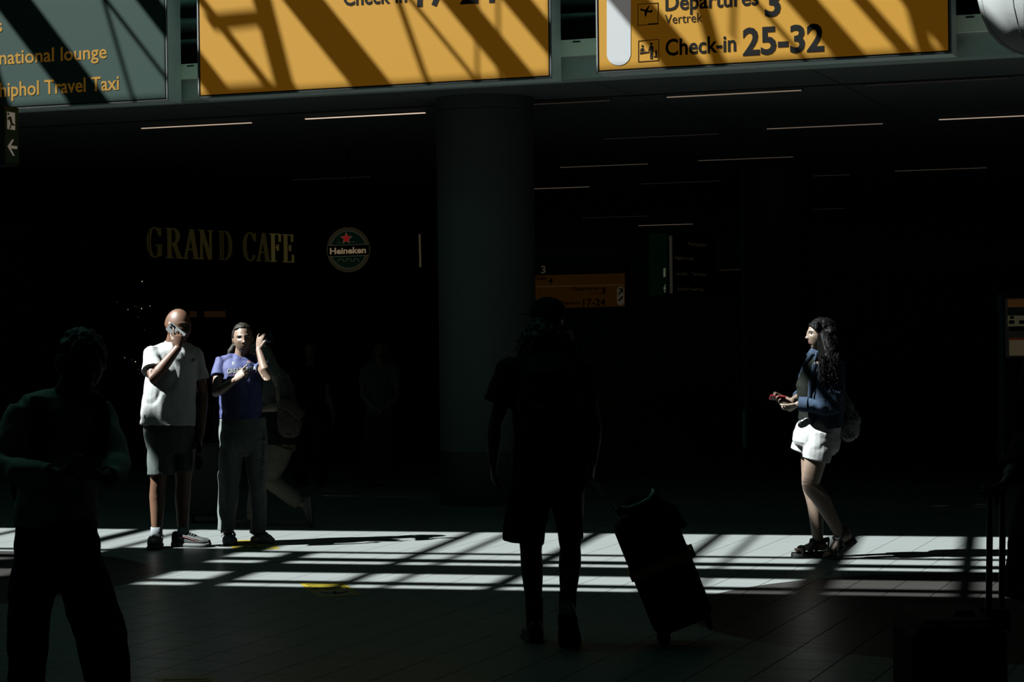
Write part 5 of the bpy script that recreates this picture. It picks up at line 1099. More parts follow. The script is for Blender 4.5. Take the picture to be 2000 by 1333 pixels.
def standing(label, D, x, y_top, y_bot, hw, hf, fb, cols, arms_px, hairm, hairlen=0.0, wide=1.0, white=False):
    J = lambda a, b, dd=0.0: at(a, b, D + dd); s = D / FPX; H = y_bot - y_top; Y = lambda k: y_top + H * k; h = H * 0.135 * s; hc = J(x, Y(0.068))
    al, ar = arms_px
    root, R, fb, rb = figure(label, D, onz(x, y_bot), hc, h, hf, fb, J(x, Y(0.165)),
        [(J(x, Y(0.2)), 0.13, 0.08), (J(x, Y(0.33)), 0.12, 0.08), (J(x, Y(0.45)), 0.12, 0.08), (J(x, Y(0.53)), 0.13, 0.09)],
        [(J(x - hw, Y(0.2)), J(*al[0]), J(*al[1]), al[2], (0.8, 0, 0), True, REL), (J(x + hw, Y(0.2)), J(*ar[0]), J(*ar[1]), ar[2], (-0.8, 0, 0), False, REL)],
        [(J(x - hw * 0.45, Y(0.52)), J(x - hw * 0.5, Y(0.73)), J(x - hw * 0.55, Y(0.945))), (J(x + hw * 0.45, Y(0.52)), J(x + hw * 0.5, Y(0.73)), J(x + hw * 0.55, Y(0.945)))], skin('skin_light', (0.5, 0.35, 0.26)), 0.009, 0.92)
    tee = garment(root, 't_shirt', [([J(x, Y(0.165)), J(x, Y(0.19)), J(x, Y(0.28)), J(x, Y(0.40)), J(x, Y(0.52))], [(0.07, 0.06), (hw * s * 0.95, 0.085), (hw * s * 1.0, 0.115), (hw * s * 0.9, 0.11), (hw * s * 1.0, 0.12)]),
        ([J(x - hw, Y(0.195)), J(*al[0]).lerp(J(x - hw, Y(0.2)), 0.45)], [0.055, 0.058]), ([J(x + hw, Y(0.195)), J(*ar[0]).lerp(J(x + hw, Y(0.2)), 0.45)], [0.055, 0.058]), ([J(x - hw * 1.12, Y(0.205)), J(x - hw * 0.6, Y(0.188)), J(x, Y(0.18)), J(x + hw * 0.6, Y(0.188)), J(x + hw * 1.12, Y(0.205))], [0.045, 0.056, 0.06, 0.056, 0.045])], cols[0], rb, 0.010, 0.009)
    garment(root, 'trousers', [([J(x, Y(0.505)), J(x, Y(0.56)), J(x, Y(0.60))], [(hw * s * 1.0, 0.12), (hw * s * 1.08, 0.13), (hw * s * 0.85, 0.10)]),
        ([J(x - hw * 0.48, Y(0.55)), J(x - hw * 0.55, Y(0.75)), J(x - hw * 0.62, Y(0.965))], [0.095 * wide, 0.085 * wide, 0.08 * wide]), ([J(x + hw * 0.48, Y(0.55)), J(x + hw * 0.52, Y(0.75)), J(x + hw * 0.56, Y(0.965))], [0.095 * wide, 0.085 * wide, 0.08 * wide])], cols[1], rb, 0.011, 0.011)
    hair_blob(root, hc, R, h, 1.1, hairm, [([hc + R @ Vector((sx * 0.3, -0.15, 0)) * h, hc + R @ Vector((sx * 0.38, -0.1, -0.6)) * h, hc + R @ Vector((sx * 0.36, 0.1, -0.6)) * h - ZZ * hairlen], [0.035, 0.04, 0.025]) for sx in (-1, 1)] if hairlen else ())
    for sg in (-1, 1):
        an = J(x + sg * hw * 0.56, Y(0.96)); dv = Vector((sg * 0.2, -1, 0)).normalized(); shoe(root, Vector((an.x, an.y, 0)) - dv * 0.07, dv, 0.25, 0.045, 0.025, 0.07, cols[2], RUBW)
    return root, tee
HD = mat('hair_dark', (0.02, 0.015, 0.012), 0.5)
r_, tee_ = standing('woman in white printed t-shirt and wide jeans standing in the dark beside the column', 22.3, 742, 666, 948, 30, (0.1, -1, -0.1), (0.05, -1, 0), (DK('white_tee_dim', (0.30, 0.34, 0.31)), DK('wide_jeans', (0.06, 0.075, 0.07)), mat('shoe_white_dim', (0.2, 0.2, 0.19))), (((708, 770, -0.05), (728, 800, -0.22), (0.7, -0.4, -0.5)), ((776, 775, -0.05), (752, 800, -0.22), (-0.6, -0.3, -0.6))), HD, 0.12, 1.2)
bv = bvh_of(tee_); print_poly(tee_, bv, [[(727, 727), (749, 727), (749, 741), (727, 741)]], mat('tee_block', (0.04, 0.05, 0.05)), 'print')
standing('person in dark clothes with bare arms standing in the dark behind the striding woman', 22.5, 607, 668, 950, 32, (-0.1, -1, -0.05), (0.1, -1, 0), (DK('black_tee', (0.014, 0.014, 0.014)), DK('camo_trousers', (0.03, 0.035, 0.03)), mat('shoe_black', (0.015,) * 3)), (((572, 770, 0), (580, 810, -0.1), (0.1, 0, -1)), ((640, 770, 0), (652, 812, -0.05), (0.05, 0, -1))), HD, 0.0, 1.0)

def edge_person():
    D = 7.0; J = lambda x, y, dd=0.0: at(x, y, D + dd); s = D / FPX; hc = J(2085, 560); wr = J(1972, 930, -0.28)
    root, R, fb, rb = figure('person in a dark long coat gripping a suitcase handle at the right edge', D, Vector((J(2085, 900).x, D, 0)), hc, 0.235, (-0.9, 0.3, 0), (-0.75, 0.66, 0), J(2090, 650),
        [(J(2090, 690), 0.16, 0.09), (J(2090, 800), 0.15, 0.09), (J(2090, 960), 0.15, 0.1), (J(2090, 1060), 0.15, 0.1)],
        [(J(2030, 705, -0.1), J(2020, 860, -0.05), wr, (-0.55, -0.3, -0.75), (-0.6, 0.2, 0.5), False, GRIP), (J(2160, 705, 0.1), J(2180, 870, 0.1), J(2175, 1000, 0.05), (0, 0, -1), (-1, 0, 0), True, REL)],
        [(J(2060, 1100), J(2055, 1330), J(2050, 1620)), (J(2125, 1100), J(2130, 1330), J(2140, 1620))], skin('skin_light', (0.5, 0.35, 0.26)), 0.008)
    CO = DK('dark_coat', (0.014, 0.017, 0.016))
    garment(root, 'coat', [([J(2090, 655), J(2090, 675), J(2090, 720), J(2090, 830), J(2088, 960), J(2082, 1050), J(2078, 1172)], [(0.08, 0.07), (0.16, 0.10), (0.19, 0.14), (0.175, 0.15), (0.175, 0.16), (0.20, 0.18), (0.215, 0.20)]),
        ([J(2035, 702, -0.08), J(2026, 780, -0.08), J(2020, 858, -0.06), J(1998, 895, -0.16), J(1978, 922, -0.25)], [0.068, 0.068, 0.066, 0.060, 0.052]), ([J(2150, 702, 0.1), J(2170, 790, 0.1), J(2180, 870, 0.1), J(2176, 985, 0.05)], [0.068, 0.066, 0.062, 0.05])], CO, rb, 0.009, 0.012)
    garment(root, 'trousers', [([J(2060, 1110), J(2055, 1330), J(2050, 1610)], [0.10, 0.085, 0.075]), ([J(2125, 1110), J(2130, 1330), J(2140, 1610)], [0.10, 0.085, 0.075])], MATS['black_trousers'], rb)
    for x in (2050, 2140):
        an = J(x, 1620); dv = Vector((-0.7, 0.7, 0)).normalized(); shoe(root, Vector((an.x, an.y, 0)) - dv * 0.07, dv, 0.28, 0.05, 0.03, 0.08, mat('shoe_black', (0.015,) * 3), RUBB)
    hair_blob(root, hc, R, 0.235, 1.1, HD)
    D2 = 6.2; Q = lambda x, y, dd=0.0: at(x, y, D2 + dd); c = Q(1880, 1230); top = Q(1880, 1213).z; c.z = 0
    X_ = Vector((1, 0, 0)); Y_ = Vector((0, 1, 0))
    sc = thing('suitcase', 'large dark suitcase standing at the bottom right corner with its handle raised', 'suitcase', c); CASE = MATS['case_black']
    g = MB(); g.box(c + ZZ * (0.06 + (top - 0.06) / 2) + Y_ * 0.2, (0.24, 0.38, top - 0.10), (X_, Y_, ZZ)); g.box(c + ZZ * (0.06 + (top - 0.06) / 2) + Y_ * 0.2, (0.28, 0.34, top - 0.14), (X_, Y_, ZZ)); g.box(c + ZZ * (0.06 + (top - 0.06) / 2) + Y_ * 0.2, (0.22, 0.34, top - 0.065), (X_, Y_, ZZ))
    put('shell', remesh(g, 0.009, 4), CASE, sc)
    part('carry_handle', MB().tube([Q(1862, 1216, 0.12), Q(1872, 1199, 0.12), Q(1895, 1199, 0.12), Q(1906, 1216, 0.12)], 0.012, 10), BLACK, sc, smooth=True)
    part('handle_socket', MB().box(Q(1944, 1208, 0.15), (0.07, 0.09, 0.06), (X_, Y_, ZZ)), BLACK, sc)
    for x, y0, y1, dd in ((1932, 1210, 962, 0.10), (1957, 1210, 962, 0.22)):
        part('handle_rod', MB().tube([Q(x - 1, y0, dd), Q(x + 2, y1, dd)], 0.0095, 12, dome=False), mat('rod_black', (0.015, 0.016, 0.016), 0.3), sc, smooth=40)
    part('grip', MB().tube([Q(1934, 960, 0.08), Q(1959, 960, 0.24)], 0.014, 12), BLACK, sc, smooth=True)
    for sx in (-1, 1):
        for dy in (0.04, 0.36):
            q = c + X_ * (sx * 0.10) + Y_ * dy + ZZ * 0.032; part('wheel', MB().tube([q - X_ * 0.012, q + X_ * 0.012], 0.031, 16, dome=False), BLACK, sc, smooth=40)
    part('zip', MB().box(c + ZZ * (top / 2 + 0.03) + Y_ * 0.03 + X_ * 0.05, (0.008, 0.008, top - 0.2), (X_, Y_, ZZ)), mat('zip_dark', (0.03, 0.03, 0.03)), sc)
edge_person()
# a pale suitcase standing behind the two in the sun
D = 18.3; Q = lambda x, y, dd=0.0: at(x, y, D + dd); c = Q(401, 900); c.z = 0; X_ = Vector((1, 0, 0)); Y_ = Vector((0, 1, 0))
sc = thing('suitcase', 'grey suitcase standing between the man in white and the woman in blue', 'suitcase', c)
g = MB(); g.box(c + ZZ * 0.37, (0.30, 0.20, 0.62), (X_, Y_, ZZ)); g.box(c + ZZ * 0.37, (0.26, 0.24, 0.58), (X_, Y_, ZZ)); put('shell', remesh(g, 0.01, 4), DK('case_grey', (0.10, 0.11, 0.105)), sc)
for sx in (-1, 1):
    part('wheel', MB().tube([c + X_ * (sx * 0.11) + ZZ * 0.03 - X_ * 0.012, c + X_ * (sx * 0.11) + ZZ * 0.03 + X_ * 0.012], 0.03, 14, dome=False), BLACK, sc, smooth=40)
    part('handle_rod', MB().tube([c + X_ * (sx * 0.07) + Y_ * 0.09 + ZZ * 0.66, c + X_ * (sx * 0.07) + Y_ * 0.09 + ZZ * 1.0], 0.008, 8, dome=False), MATS['rod_black'], sc)
part('grip', MB().tube([c - X_ * 0.08 + Y_ * 0.09 + ZZ * 1.0, c + X_ * 0.08 + Y_ * 0.09 + ZZ * 1.0], 0.012, 10), BLACK, sc, smooth=True)
# ================================================================== the dark rear hall
# ---- brass cafe letters on a dark fascia board
def rect(x0, y0, x1, y1): return [(x0, y0), (x1, y0), (x1, y1), (x0, y1)]
def arc(cx, cy, rx, ry, a0, a1, t0, t1, n=22):
    o = []; i_ = []
    for k in range(n + 1):
        a = math.radians(a0 + (a1 - a0) * k / n); w_ = t0 + (t1 - t0) * abs(math.cos(a)) ** 1.3
        o.append((cx + rx * math.cos(a), cy + ry * math.sin(a))); i_.append((cx + (rx - w_) * math.cos(a), cy + (ry - w_ * 0.55) * math.sin(a)))
    return [[o[k], o[k + 1], i_[k + 1], i_[k]] for k in range(n)]
def slant(x0, y0, x1, y1, w_): return [(x0, y0), (x0 + w_, y0), (x1 + w_, y1), (x1, y1)]
SER = 0.035
GL = {
 'G': arc(0.5, 0.5, 0.48, 0.51, 40, 330, 0.05, 0.17) + [rect(0.74, 0.06, 0.90, 0.42), rect(0.58, 0.40, 1.0, 0.40 + SER), [(0.80, 0.72), (0.88, 0.72), (0.88, 0.98), (0.84, 0.98)]],
 'R': [rect(0.12, 0, 0.29, 1), rect(0, 0, 0.42, SER), rect(0, 1 - SER, 0.5, 1), slant(0.78, 0, 0.42, 0.50, 0.19), rect(0.72, 0, 1.04, SER), rect(0.29, 0.47, 0.5, 0.51)] + arc(0.46, 0.735, 0.40, 0.265, -90, 90, 0.05, 0.17),
 'A': [slant(0.06, 0, 0.46, 1, 0.055), slant(0.72, 0, 0.42, 1, 0.18), rect(0.22, 0.30, 0.74, 0.345), rect(-0.02, 0, 0.24, SER), rect(0.62, 0, 1.0, SER)],
 'N': [rect(0.12, 0, 0.18, 1), rect(0.80, 0, 0.86, 1), slant(0.70, 0, 0.10, 1, 0.17), rect(0, 0, 0.30, SER), rect(-0.04, 1 - SER, 0.2, 1), rect(0.68, 1 - SER, 0.98, 1)],
 'D': [rect(0.12, 0, 0.29, 1), rect(0, 0, 0.5, SER), rect(0, 1 - SER, 0.5, 1)] + arc(0.45, 0.5, 0.53, 0.5, -90, 90, 0.05, 0.17),
 'C': arc(0.5, 0.5, 0.48, 0.51, 40, 320, 0.05, 0.17) + [[(0.82, 0.70), (0.90, 0.70), (0.90, 0.98), (0.86, 0.98)]],
 'F': [rect(0.14, 0, 0.34, 1), rect(0, 0, 0.5, SER), rect(0, 1 - SER, 0.95, 1), rect(0.34, 0.49, 0.72, 0.53), rect(0.88, 0.72, 0.95, 1), rect(0.68, 0.40, 0.74, 0.62)],
 'E': [rect(0.14, 0, 0.34, 1), rect(0, 0, 0.98, SER), rect(0, 1 - SER, 0.92, 1), rect(0.34, 0.49, 0.70, 0.53), rect(0.86, 0.74, 0.92, 1), rect(0.92, 0, 0.99, 0.28), rect(0.66, 0.40, 0.72, 0.62)]}
A0 = at(288.5, 503, 26.0); A1 = at(573, 515.5, 28.55); A1.z = A0.z; cr_ = (A1 - A0); fx = cr_.normalized(); fn = fx.cross(ZZ)
if fn.y > 0: fn = -fn
def fx_at(x):                                           # along the board at photograph column x
    r = ray(x, 500); a = Matrix(((r.x, -fx.x), (r.y, -fx.y))); v = a.inverted() @ Vector((A0.x - CAM.x, A0.y - CAM.y)); return v[1]
t = thing('cafe_sign', 'tall brass serif letters on a dark board above the cafe', 'sign', A0 + cr_ * 0.5 - ZZ * 0.15)
part('board', MB().box(A0 + cr_ * 0.5 + ZZ * 0.2 - fn * 0.08, (cr_.length + 3.4, 0.06, 0.9), (fx, fn, ZZ)), DARK, t)
CAPL = 0.372
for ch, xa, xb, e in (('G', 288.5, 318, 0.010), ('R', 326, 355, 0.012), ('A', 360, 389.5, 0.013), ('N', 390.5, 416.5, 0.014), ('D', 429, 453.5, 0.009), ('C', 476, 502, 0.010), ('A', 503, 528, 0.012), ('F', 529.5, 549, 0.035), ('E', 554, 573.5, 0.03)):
    u0, u1 = fx_at(xa), fx_at(xb); mm = MB()
    for pl_ in GL[ch]:
        q = [A0 + fx * (u0 + (u1 - u0) * a) + ZZ * (b * CAPL) for a, b in pl_]
        mm.prism([p - fn * 0.02 for p in q], fn * 0.03)
    part('letter', mm, mat('brass_letter_glow_%s' % e, (0.5, 0.42, 0.10), 0.4, 0.2, emit=(1.0, 0.78, 0.22), es=e * 0.75), t)  # emission stands in for light falling on the brass, set per letter

# ---- round beer sign
D = 25.0; Q = lambda x, y, dd=0.0: at(x, y, D + dd); c = Q(680.5, 488); R0 = 42.5 * D / FPX; K = D / FPX
fnb = Vector((0.10, -0.995, 0)); fxb = Vector((0.995, 0.10, 0))
def bd(x, y, l=0.0): return c + fxb * (x * K) + ZZ * (-y * K * 1.0) + fnb * l
def ringp(r0, r1, l0, n=48): 
    mm = MB()
    for k in range(n):
        a, b = 2 * math.pi * k / n, 2 * math.pi * (k + 1) / n
        mm.prism([bd(r0 * math.cos(a), r0 * 1.04 * math.sin(a), l0), bd(r1 * math.cos(a), r1 * 1.04 * math.sin(a), l0), bd(r1 * math.cos(b), r1 * 1.04 * math.sin(b), l0), bd(r0 * math.cos(b), r0 * 1.04 * math.sin(b), l0)], fnb * 0.004)
    return mm
t = thing('beer_sign', 'round green beer sign with a red star hanging left of the column', 'sign', c - ZZ * R0)
em = lambda n, col, e: mat(n, col, 0.5, emit=col, es=e)
part('disc', MB().tube([c - fnb * 0.05, c], 42 * K, 48, dome=False), em('beer_green', (0.008, 0.06, 0.03), 0.05), t, smooth=40)
part('outer_ring', ringp(36, 42.5, 0.001), em('beer_ring', (0.20, 0.17, 0.09), 0.045), t)
part('inner_line', ringp(34.5, 35.5, 0.001), em('beer_line', (0.45, 0.42, 0.28), 0.06), t)
part('band', MB().prism([bd(-40, -8, 0.006), bd(-40, 12.5, 0.006), bd(40, 10.5, 0.006), bd(40, -10, 0.006)], fnb * 0.004), BLACK, t)
for y0, y1 in ((-8.6, -10.6), (13.2, 11.2)): part('band_line', MB().prism([bd(-38, y0, 0.008), bd(-38, y0 + 0.9, 0.008), bd(38, y1 + 0.9, 0.008), bd(38, y1, 0.008)], fnb * 0.003), em('beer_line', (0.45, 0.42, 0.28), 0.06), t)
def star(cx, cy, r, rot=-90): return [(cx + (r if k % 2 == 0 else r * 0.40) * math.cos(math.radians(rot + k * 36)), cy + (r if k % 2 == 0 else r * 0.40) * math.sin(math.radians(rot + k * 36))) for k in range(10)]
def starmesh(cx, cy, r, l):
    mm = MB(); p = star(cx, cy, r)
    for k in range(0, 10, 2): mm.prism([bd(cx, cy, l), bd(*p[k - 1], l), bd(*p[k], l), bd(*p[k + 1], l)][::-1], fnb * 0.003)
    return mm
part('star_edge', starmesh(-4, -22, 12.5, 0.004), em('beer_star_edge', (0.5, 0.42, 0.30), 0.12), t)
part('star', starmesh(-4, -22, 10.8, 0.007), em('beer_star', (0.42, 0.012, 0.012), 0.30), t)
part('lettering', text_mb('Heineken', bd(-36, 8.5), bd(34, 6.5), 11.5 * K, fnb, 0.03, 0.013), em('beer_lettering', (0.62, 0.45, 0.27), 0.22), t)
part('lettering', text_mb('TRADE', bd(-22, -13), bd(-15, -13), 2.2 * K, fnb, 0.0, 0.006), em('beer_line', (0.45, 0.42, 0.28), 0.06), t)
part('lettering', text_mb('MARK', bd(6, -14), bd(13, -14), 2.2 * K, fnb, 0.0, 0.006), em('beer_line', (0.45, 0.42, 0.28), 0.06), t)
mm = MB()
for x in (-15, 0, 15):
    for k in range(10):
        a, b = math.pi * k / 10, math.pi * (k + 1) / 10
        mm.prism([bd(x + 6.5 * math.cos(a), 24 - 7 * math.sin(a), 0.004), bd(x + 5.2 * math.cos(a), 24 - 5.8 * math.sin(a), 0.004), bd(x + 5.2 * math.cos(b), 24 - 5.8 * math.sin(b), 0.004), bd(x + 6.5 * math.cos(b), 24 - 7 * math.sin(b), 0.004)], fnb * 0.003)
part('hop_ornament', mm, em('beer_ornament', (0.3, 0.3, 0.18), 0.06), t)
part('hanger', MB().tube([c + ZZ * R0, Vector((c.x, c.y, CZ))], 0.012, 8, dome=False), BLACK, t)

# ---- far orange sign, beyond the column
YF = onz(1130, 640, 2.3).dot(YB) if False else at(1130, 560, 62.0).dot(YB)
fpx = lambda x, y: onb(x, y, YF)
def fsig(t, name, pts, m, l=0.0):
    return part(name, MB().prism([fpx(*p) - YB * (0.02 + l) for p in pts][::-1], -YB * 0.02), m, t)
t = thing('direction_sign', 'far dim orange hanging sign with Departures and Check-in rows beyond the column', 'sign', fpx(1130, 604))
part('case', MB().prism([fpx(*p) for p in ((985, 514), (1224, 510), (1224, 600), (985, 606))][::-1], YB * 0.3), DARK, t)
FO = mat('far_orange', (0.4, 0.2, 0.03), 0.5, emit=(1.0, 0.38, 0.02), es=0.0095); FB = mat('far_dark', (0.01, 0.012, 0.014), 0.5)
fsig(t, 'dark_row', [(988, 516), (1221, 512), (1221, 533), (988, 539)], FB)
fsig(t, 'orange_row', [(988, 540), (1221, 534), (1221, 556), (988, 561)], FO)
fsig(t, 'divider', [(988, 561), (1221, 556), (1221, 557.5), (988, 562.5)], mat('far_line', (0.3, 0.2, 0.06), 0.5, emit=(1, 0.6, 0.2), es=0.02), 0.005)
fsig(t, 'orange_row', [(988, 562.5), (1221, 557.5), (1221, 599), (988, 604)], FO)
FW_ = mat('far_white', (0.3, 0.28, 0.2), 0.5, emit=(1, 0.8, 0.5), es=0.022)
ftx = lambda body, a, b, cap, m, bold=0.02: part('lettering', text_mb(body, fpx(*a), fpx(*b), cap * at(1130, 560, 62).y / FPX, -YB, bold, 0.06), m, t)
ftx('3', (1058, 534), (1067, 533.7), 14, FW_)
ftx('4', (1072, 555), (1081, 554.7), 12, BLACK); ftx('Arrivals', (1030, 548), (1068, 547), 7, BLACK)
ftx('Departures', (1119, 568), (1171, 566.8), 7, BLACK); ftx('Vertrek', (1149, 575), (1171, 574.5), 3.5, BLACK, 0.0); ftx('3', (1175, 575), (1184, 574.7), 12.5, BLACK)
ftx('Check-in', (1093, 596), (1135, 594.8), 7, BLACK); ftx('17-24', (1140, 598), (1184, 597), 13, BLACK)
pl_ = [(1206, 566)] + [(1213 + 7 * math.cos(a), 567 - 7 * math.sin(a)) for a in [math.pi * (1 - k / 10) for k in range(1, 10)]] + [(1220, 566), (1220, 590)] + [(1213 + 7 * math.cos(a), 590 + 7 * math.sin(a)) for a in [math.pi * k / 10 for k in range(1, 10)]] + [(1206, 590)]
fsig(t, 'arrow_panel', pl_, FW_, 0.005)
fsig(t, 'arrow', [(1208.5, 575), (1215, 566), (1210, 566), (1210, 563.5), (1218, 563.5), (1218, 573), (1216, 573), (1216, 568), (1210.5, 576.5)], BLACK, 0.03)
fsig(t, 'stairs', [(1208, 588), (1208, 586), (1211.5, 586), (1211.5, 582.5), (1214.5, 582.5), (1214.5, 579), (1218, 579), (1218, 581.5), (1216.5, 581.5), (1216.5, 585), (1213.5, 585), (1213.5, 588)], BLACK, 0.03)
for x in (1000, 1200): part('hanger', MB().tube([fpx(x, 514) + YB * 0.15, Vector(((fpx(x, 514) + YB * 0.15).x, (fpx(x, 514) + YB * 0.15).y, CZ))], 0.03, 8, dome=False), BLACK, t)

# ---- far dark green hanging sign
YG = at(1330, 520, 46.0).dot(YB); gpx = lambda x, y: onb(x, y, YG)
t = thing('direction_sign', 'far dark hanging sign with pale vertical bar and exit mark, right of the column', 'sign', gpx(1340, 578))
def gsig(name, pts, m, l=0.0): return part(name, MB().prism([gpx(*p) - YB * (0.02 + l) for p in pts][::-1], -YB * 0.02), m, t)
part('case', MB().prism([gpx(*p) for p in ((1267, 455), (1392, 460), (1392, 576), (1267, 580))][::-1], YB * 0.25), mat('far_case', (0.006, 0.012, 0.01), 0.6), t)
gsig('green_side', [(1268, 456), (1304, 456), (1304, 577), (1268, 578)], mat('far_green', (0.01, 0.04, 0.02), 0.5, emit=(0.05, 0.5, 0.2), es=0.004))
gsig('exit_figure', [(1297, 525), (1301, 524), (1301, 541), (1297, 542)], mat('far_exit', (0.3, 0.3, 0.2), 0.5, emit=(0.8, 0.9, 0.55), es=0.06), 0.01)
gsig('exit_arrow', [(1297, 563), (1301, 555), (1301.5, 557), (1299.5, 562), (1302, 562), (1302, 565), (1299.5, 565), (1301, 571), (1299.5, 572)], MATS['far_exit'], 0.01)
gsig('pale_bar', [(1308, 461), (1313.5, 461), (1314.5, 572), (1309.5, 574)], mat('far_pale', (0.2, 0.2, 0.15), 0.5, emit=(1, 0.9, 0.65), es=0.014), 0.01)
GT = mat('far_text', (0.1, 0.09, 0.05), 0.5, emit=(1, 0.75, 0.4), es=0.012)
for body, a, b in (('Meeting point', (1345, 479), (1380, 482)), ('Baggage storage', (1320, 506), (1356, 508)), ('Car rental', (1322, 537), (1343, 538)), ('Taxi & bus', (1353, 538), (1380, 540)), ('Schiphol Travel Taxi', (1324, 567), (1376, 569))):
    part('lettering', text_mb(body, gpx(*a), gpx(*b), 6 * 46 / FPX, -YB, 0.0, 0.05), GT, t)
for x in (1280, 1380): part('hanger', MB().tube([gpx(x, 458) + YB * 0.12, Vector(((gpx(x, 458) + YB * 0.12).x, (gpx(x, 458) + YB * 0.12).y, CZ))], 0.02, 8, dome=False), BLACK, t)
t = thing('direction_sign', 'far small dark sign with a pale pill and arrow pointing right', 'sign', gpx(1452, 572))
part('case', MB().prism([gpx(*p) + YB * 0.5 for p in ((1394, 527), (1464, 524), (1464, 573), (1394, 576))][::-1], YB * 0.2), MATS['far_case'], t)
hsig = lambda name, pts, m, l=0.0: part(name, MB().prism([gpx(*p) + YB * (0.48 - l) for p in pts][::-1], -YB * 0.02), m, t)
hsig('edge_line', [(1394, 527), (1462, 524), (1462, 525.2), (1394, 528.2)], GT)
hsig('pill', [(1445, 536)] + [(1452.5 + 7.5 * math.cos(a), 536 - 7.5 * math.sin(a)) for a in [math.pi * (1 - k / 10) for k in range(1, 10)]] + [(1460, 536), (1460, 560)] + [(1452.5 + 7.5 * math.cos(a), 560 + 7.5 * math.sin(a)) for a in [math.pi * k / 10 for k in range(1, 10)]] + [(1445, 560)], mat('far_pill', (0.2, 0.2, 0.17), 0.5, emit=(1, 0.95, 0.75), es=0.014))
hsig('arrow', [(1447, 536), (1454, 536), (1451, 532), (1453.5, 532), (1458.5, 537), (1453.5, 542), (1451, 542), (1454, 538.2), (1447, 538.2)], BLACK, 0.03)
for x in (1400, 1458): part('hanger', MB().tube([gpx(x, 528) + YB * 0.6, Vector(((gpx(x, 528) + YB * 0.6).x, (gpx(x, 528) + YB * 0.6).y, CZ))], 0.02, 8, dome=False), BLACK, t)

# ---- lit information kiosk at the right edge
D = 24.0; Q = lambda x, y, dd=0.0: at(x, y, D + dd); K = D / FPX; c = Q(2010, 800); c.z = 0; X_ = Vector((1, 0, 0)); Y_ = Vector((0, 1, 0))
t = thing('information_kiosk', 'dim kiosk with printed panels cut by the right edge', 'kiosk', c)
zt, zb = Q(1990, 583).z, Q(1990, 697).z
part('body', MB().box(Vector((c.x, c.y + 0.15, (zt + 0.05) / 2)), (0.56, 0.28, zt + 0.05), (X_, Y_, ZZ)), mat('kiosk_dark', (0.02, 0.022, 0.02), 0.5), t)
def kp(name, x0, y0, x1, y1, m, l=0.0):
    a = Q(x0, y0); b = Q(x1, y1); return part(name, MB().box(Vector(((a.x + b.x) / 2, c.y + 0.003 - l, (a.z + b.z) / 2)), (abs(b.x - a.x), 0.008, abs(b.z - a.z)), (X_, Y_, ZZ)), m, t)
kg = lambda n, col, e: mat(n, col, 0.5, emit=col, es=e)
kp('frame', 1963, 583, 2055, 697, mat('kiosk_frame', (0.08, 0.09, 0.08), 0.5, emit=(0.5, 0.55, 0.45), es=0.006))
kp('poster_top', 1968, 585, 2052, 600, kg('k_orange', (0.5, 0.22, 0.06), 0.04), 0.006)
kp('poster_dark', 1968, 600, 2052, 616, kg('k_teal', (0.03, 0.05, 0.05), 0.02), 0.006)
kp('poster_middle', 1968, 617, 2052, 637, kg('k_cream', (0.5, 0.45, 0.25), 0.05), 0.006)
for x0, y0, x1, y1 in ((1970, 626, 1981, 633), (1990, 626, 2010, 633), (1972, 618, 1980, 623), (1970, 638, 2050, 646)): kp('print', x0, y0, x1, y1, mat('k_print', (0.01, 0.02, 0.022), 0.5), 0.010)
kp('poster_bottom', 1971, 665, 2050, 694, kg('k_cream2', (0.5, 0.4, 0.22), 0.06), 0.006)
kp('poster_rule', 1971, 661, 2050, 664, kg('k_red', (0.4, 0.08, 0.02), 0.05), 0.006)

# ---- building-site hoarding with faint lettering at the left
h0, h1 = at(-60, 640, 24.0), at(205, 640, 25.5); hx = (h1 - h0); hn = hx.cross(ZZ).normalized()
if hn.y > 0: hn = -hn
t = thing('hoarding', 'dark shopfront hoarding with faint lettering reading coming soon', 'hoarding', (h0 + h1) / 2 - ZZ * h0.z)
hl = hx.length; hxn = hx.normalized(); mid = (h0 + h1) / 2
part('panel', MB().box(Vector((mid.x, mid.y, 1.45)) - hn * 0.03, (hl, 0.06, 2.9), (hxn, hn, ZZ)), mat('hoarding_dark', (0.018, 0.024, 0.02), 0.7), t)
HL = mat('hoarding_letter', (0.08, 0.11, 0.09), 0.7)
def hp_(x, y):
    r = ray(x, y); k = (h0 - CAM).dot(hn) / r.dot(hn); return CAM + r * k
part('lettering', text_mb('m', hp_(46, 622), hp_(70, 622.5), 34 * 24.5 / FPX, hn, 0.01, 0.01), HL, t)
part('lettering', text_mb('y', hp_(73, 622.5), hp_(90, 623), 34 * 24.5 / FPX, hn, 0.01, 0.01), HL, t)
part('lettering', text_mb('COMING SOON', hp_(5, 684), hp_(150, 686), 18 * 24.5 / FPX, hn, 0.01, 0.01), HL, t)
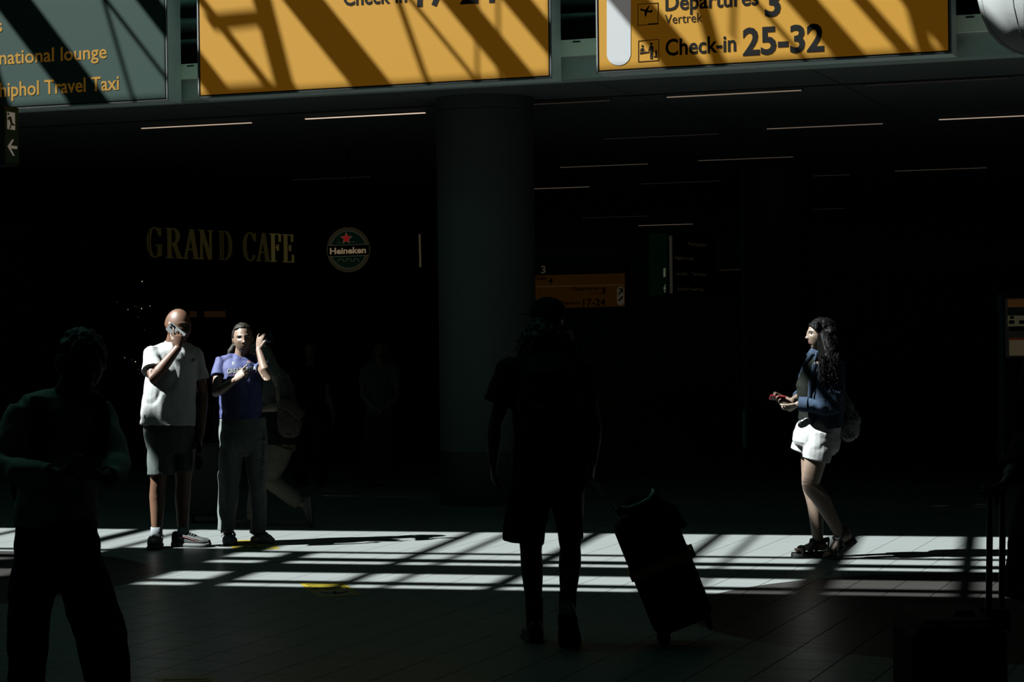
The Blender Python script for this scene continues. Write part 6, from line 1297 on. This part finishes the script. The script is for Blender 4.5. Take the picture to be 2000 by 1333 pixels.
# ---- fairy lights in the cafe
D = 25.5
t = thing('string_lights', 'tiny warm fairy lights strung in the dark cafe left of the man in white', 'string lights', at(262, 720, D))
pts = [(228.5, 590), (250, 605), (277.5, 550), (268, 600), (276.5, 603), (263.5, 598.5), (270, 620), (243.5, 699), (264.5, 707), (258, 703.5), (270, 722), (273, 731), (282, 645), (293, 598)]
for xx, yy in ((228.5, 590), (277.5, 550), (293, 598)): part('wire', MB().tube([at(xx, yy, D), Vector((at(xx, yy, D).x, at(xx, yy, D).y, CZ))], 0.003, 6, dome=False), BLACK, t)
part('wire', MB().tube([at(x, y, D) for x, y in sorted(pts, key=lambda q: q[1])], 0.003, 6), BLACK, t)
for i, (x, y) in enumerate(pts):
    e = 0.7 if i in (2, 4, 8) else 0.25 if i in (1, 7, 13) else 0.03
    part('bulb', MB().ell(at(x, y, D), (0.0065, 0.0065, 0.0065), None, 8, 6), mat('fairy_%.2f' % e, (0.5, 0.4, 0.3), 0.4, emit=(1, 0.78, 0.55), es=e), t, smooth=True)
# ---- slim upright lamp and shelf light in the cafe
t = thing('tube_lamp', 'dim slim upright tube lamp between the beer sign and the column', 'lamp', at(820, 522, 26.0))
part('tube', MB().tube([at(819.5, 459, 26), at(821, 521, 26)], 0.012, 10), mat('tube_glow', (0.3, 0.28, 0.2), 0.5, emit=(1, 0.85, 0.45), es=0.03), t)
part('cable', MB().tube([at(819.5, 459, 26), Vector((at(819.5, 459, 26).x, at(819.5, 459, 26).y, CZ))], 0.006, 6, dome=False), BLACK, t)
t = thing('menu_board', 'dim orange menu board behind the heads of the man and woman in sunlight', 'menu board', at(404, 622, 27.0))
for x0, x1 in ((370, 384), (399, 440)):
    part('panel', MB().prism([at(x, y, 27) for x, y in ((x0, 620), (x1, 620), (x1, 608), (x0, 608))], (0, 0.03, 0)), mat('menu_orange', (0.2, 0.09, 0.03), 0.5, emit=(1, 0.45, 0.15), es=0.008), t)
for xx in (377, 405, 435): part('hanger', MB().tube([at(xx, 608, 27.015), Vector((at(xx, 608, 27.015).x, at(xx, 608, 27.015).y, CZ))], 0.004, 6, dome=False), BLACK, t)
# the dark cafe front behind
w0, w1 = at(-140, 640, 30.0), at(868, 640, 31.5); wx = (w1 - w0)
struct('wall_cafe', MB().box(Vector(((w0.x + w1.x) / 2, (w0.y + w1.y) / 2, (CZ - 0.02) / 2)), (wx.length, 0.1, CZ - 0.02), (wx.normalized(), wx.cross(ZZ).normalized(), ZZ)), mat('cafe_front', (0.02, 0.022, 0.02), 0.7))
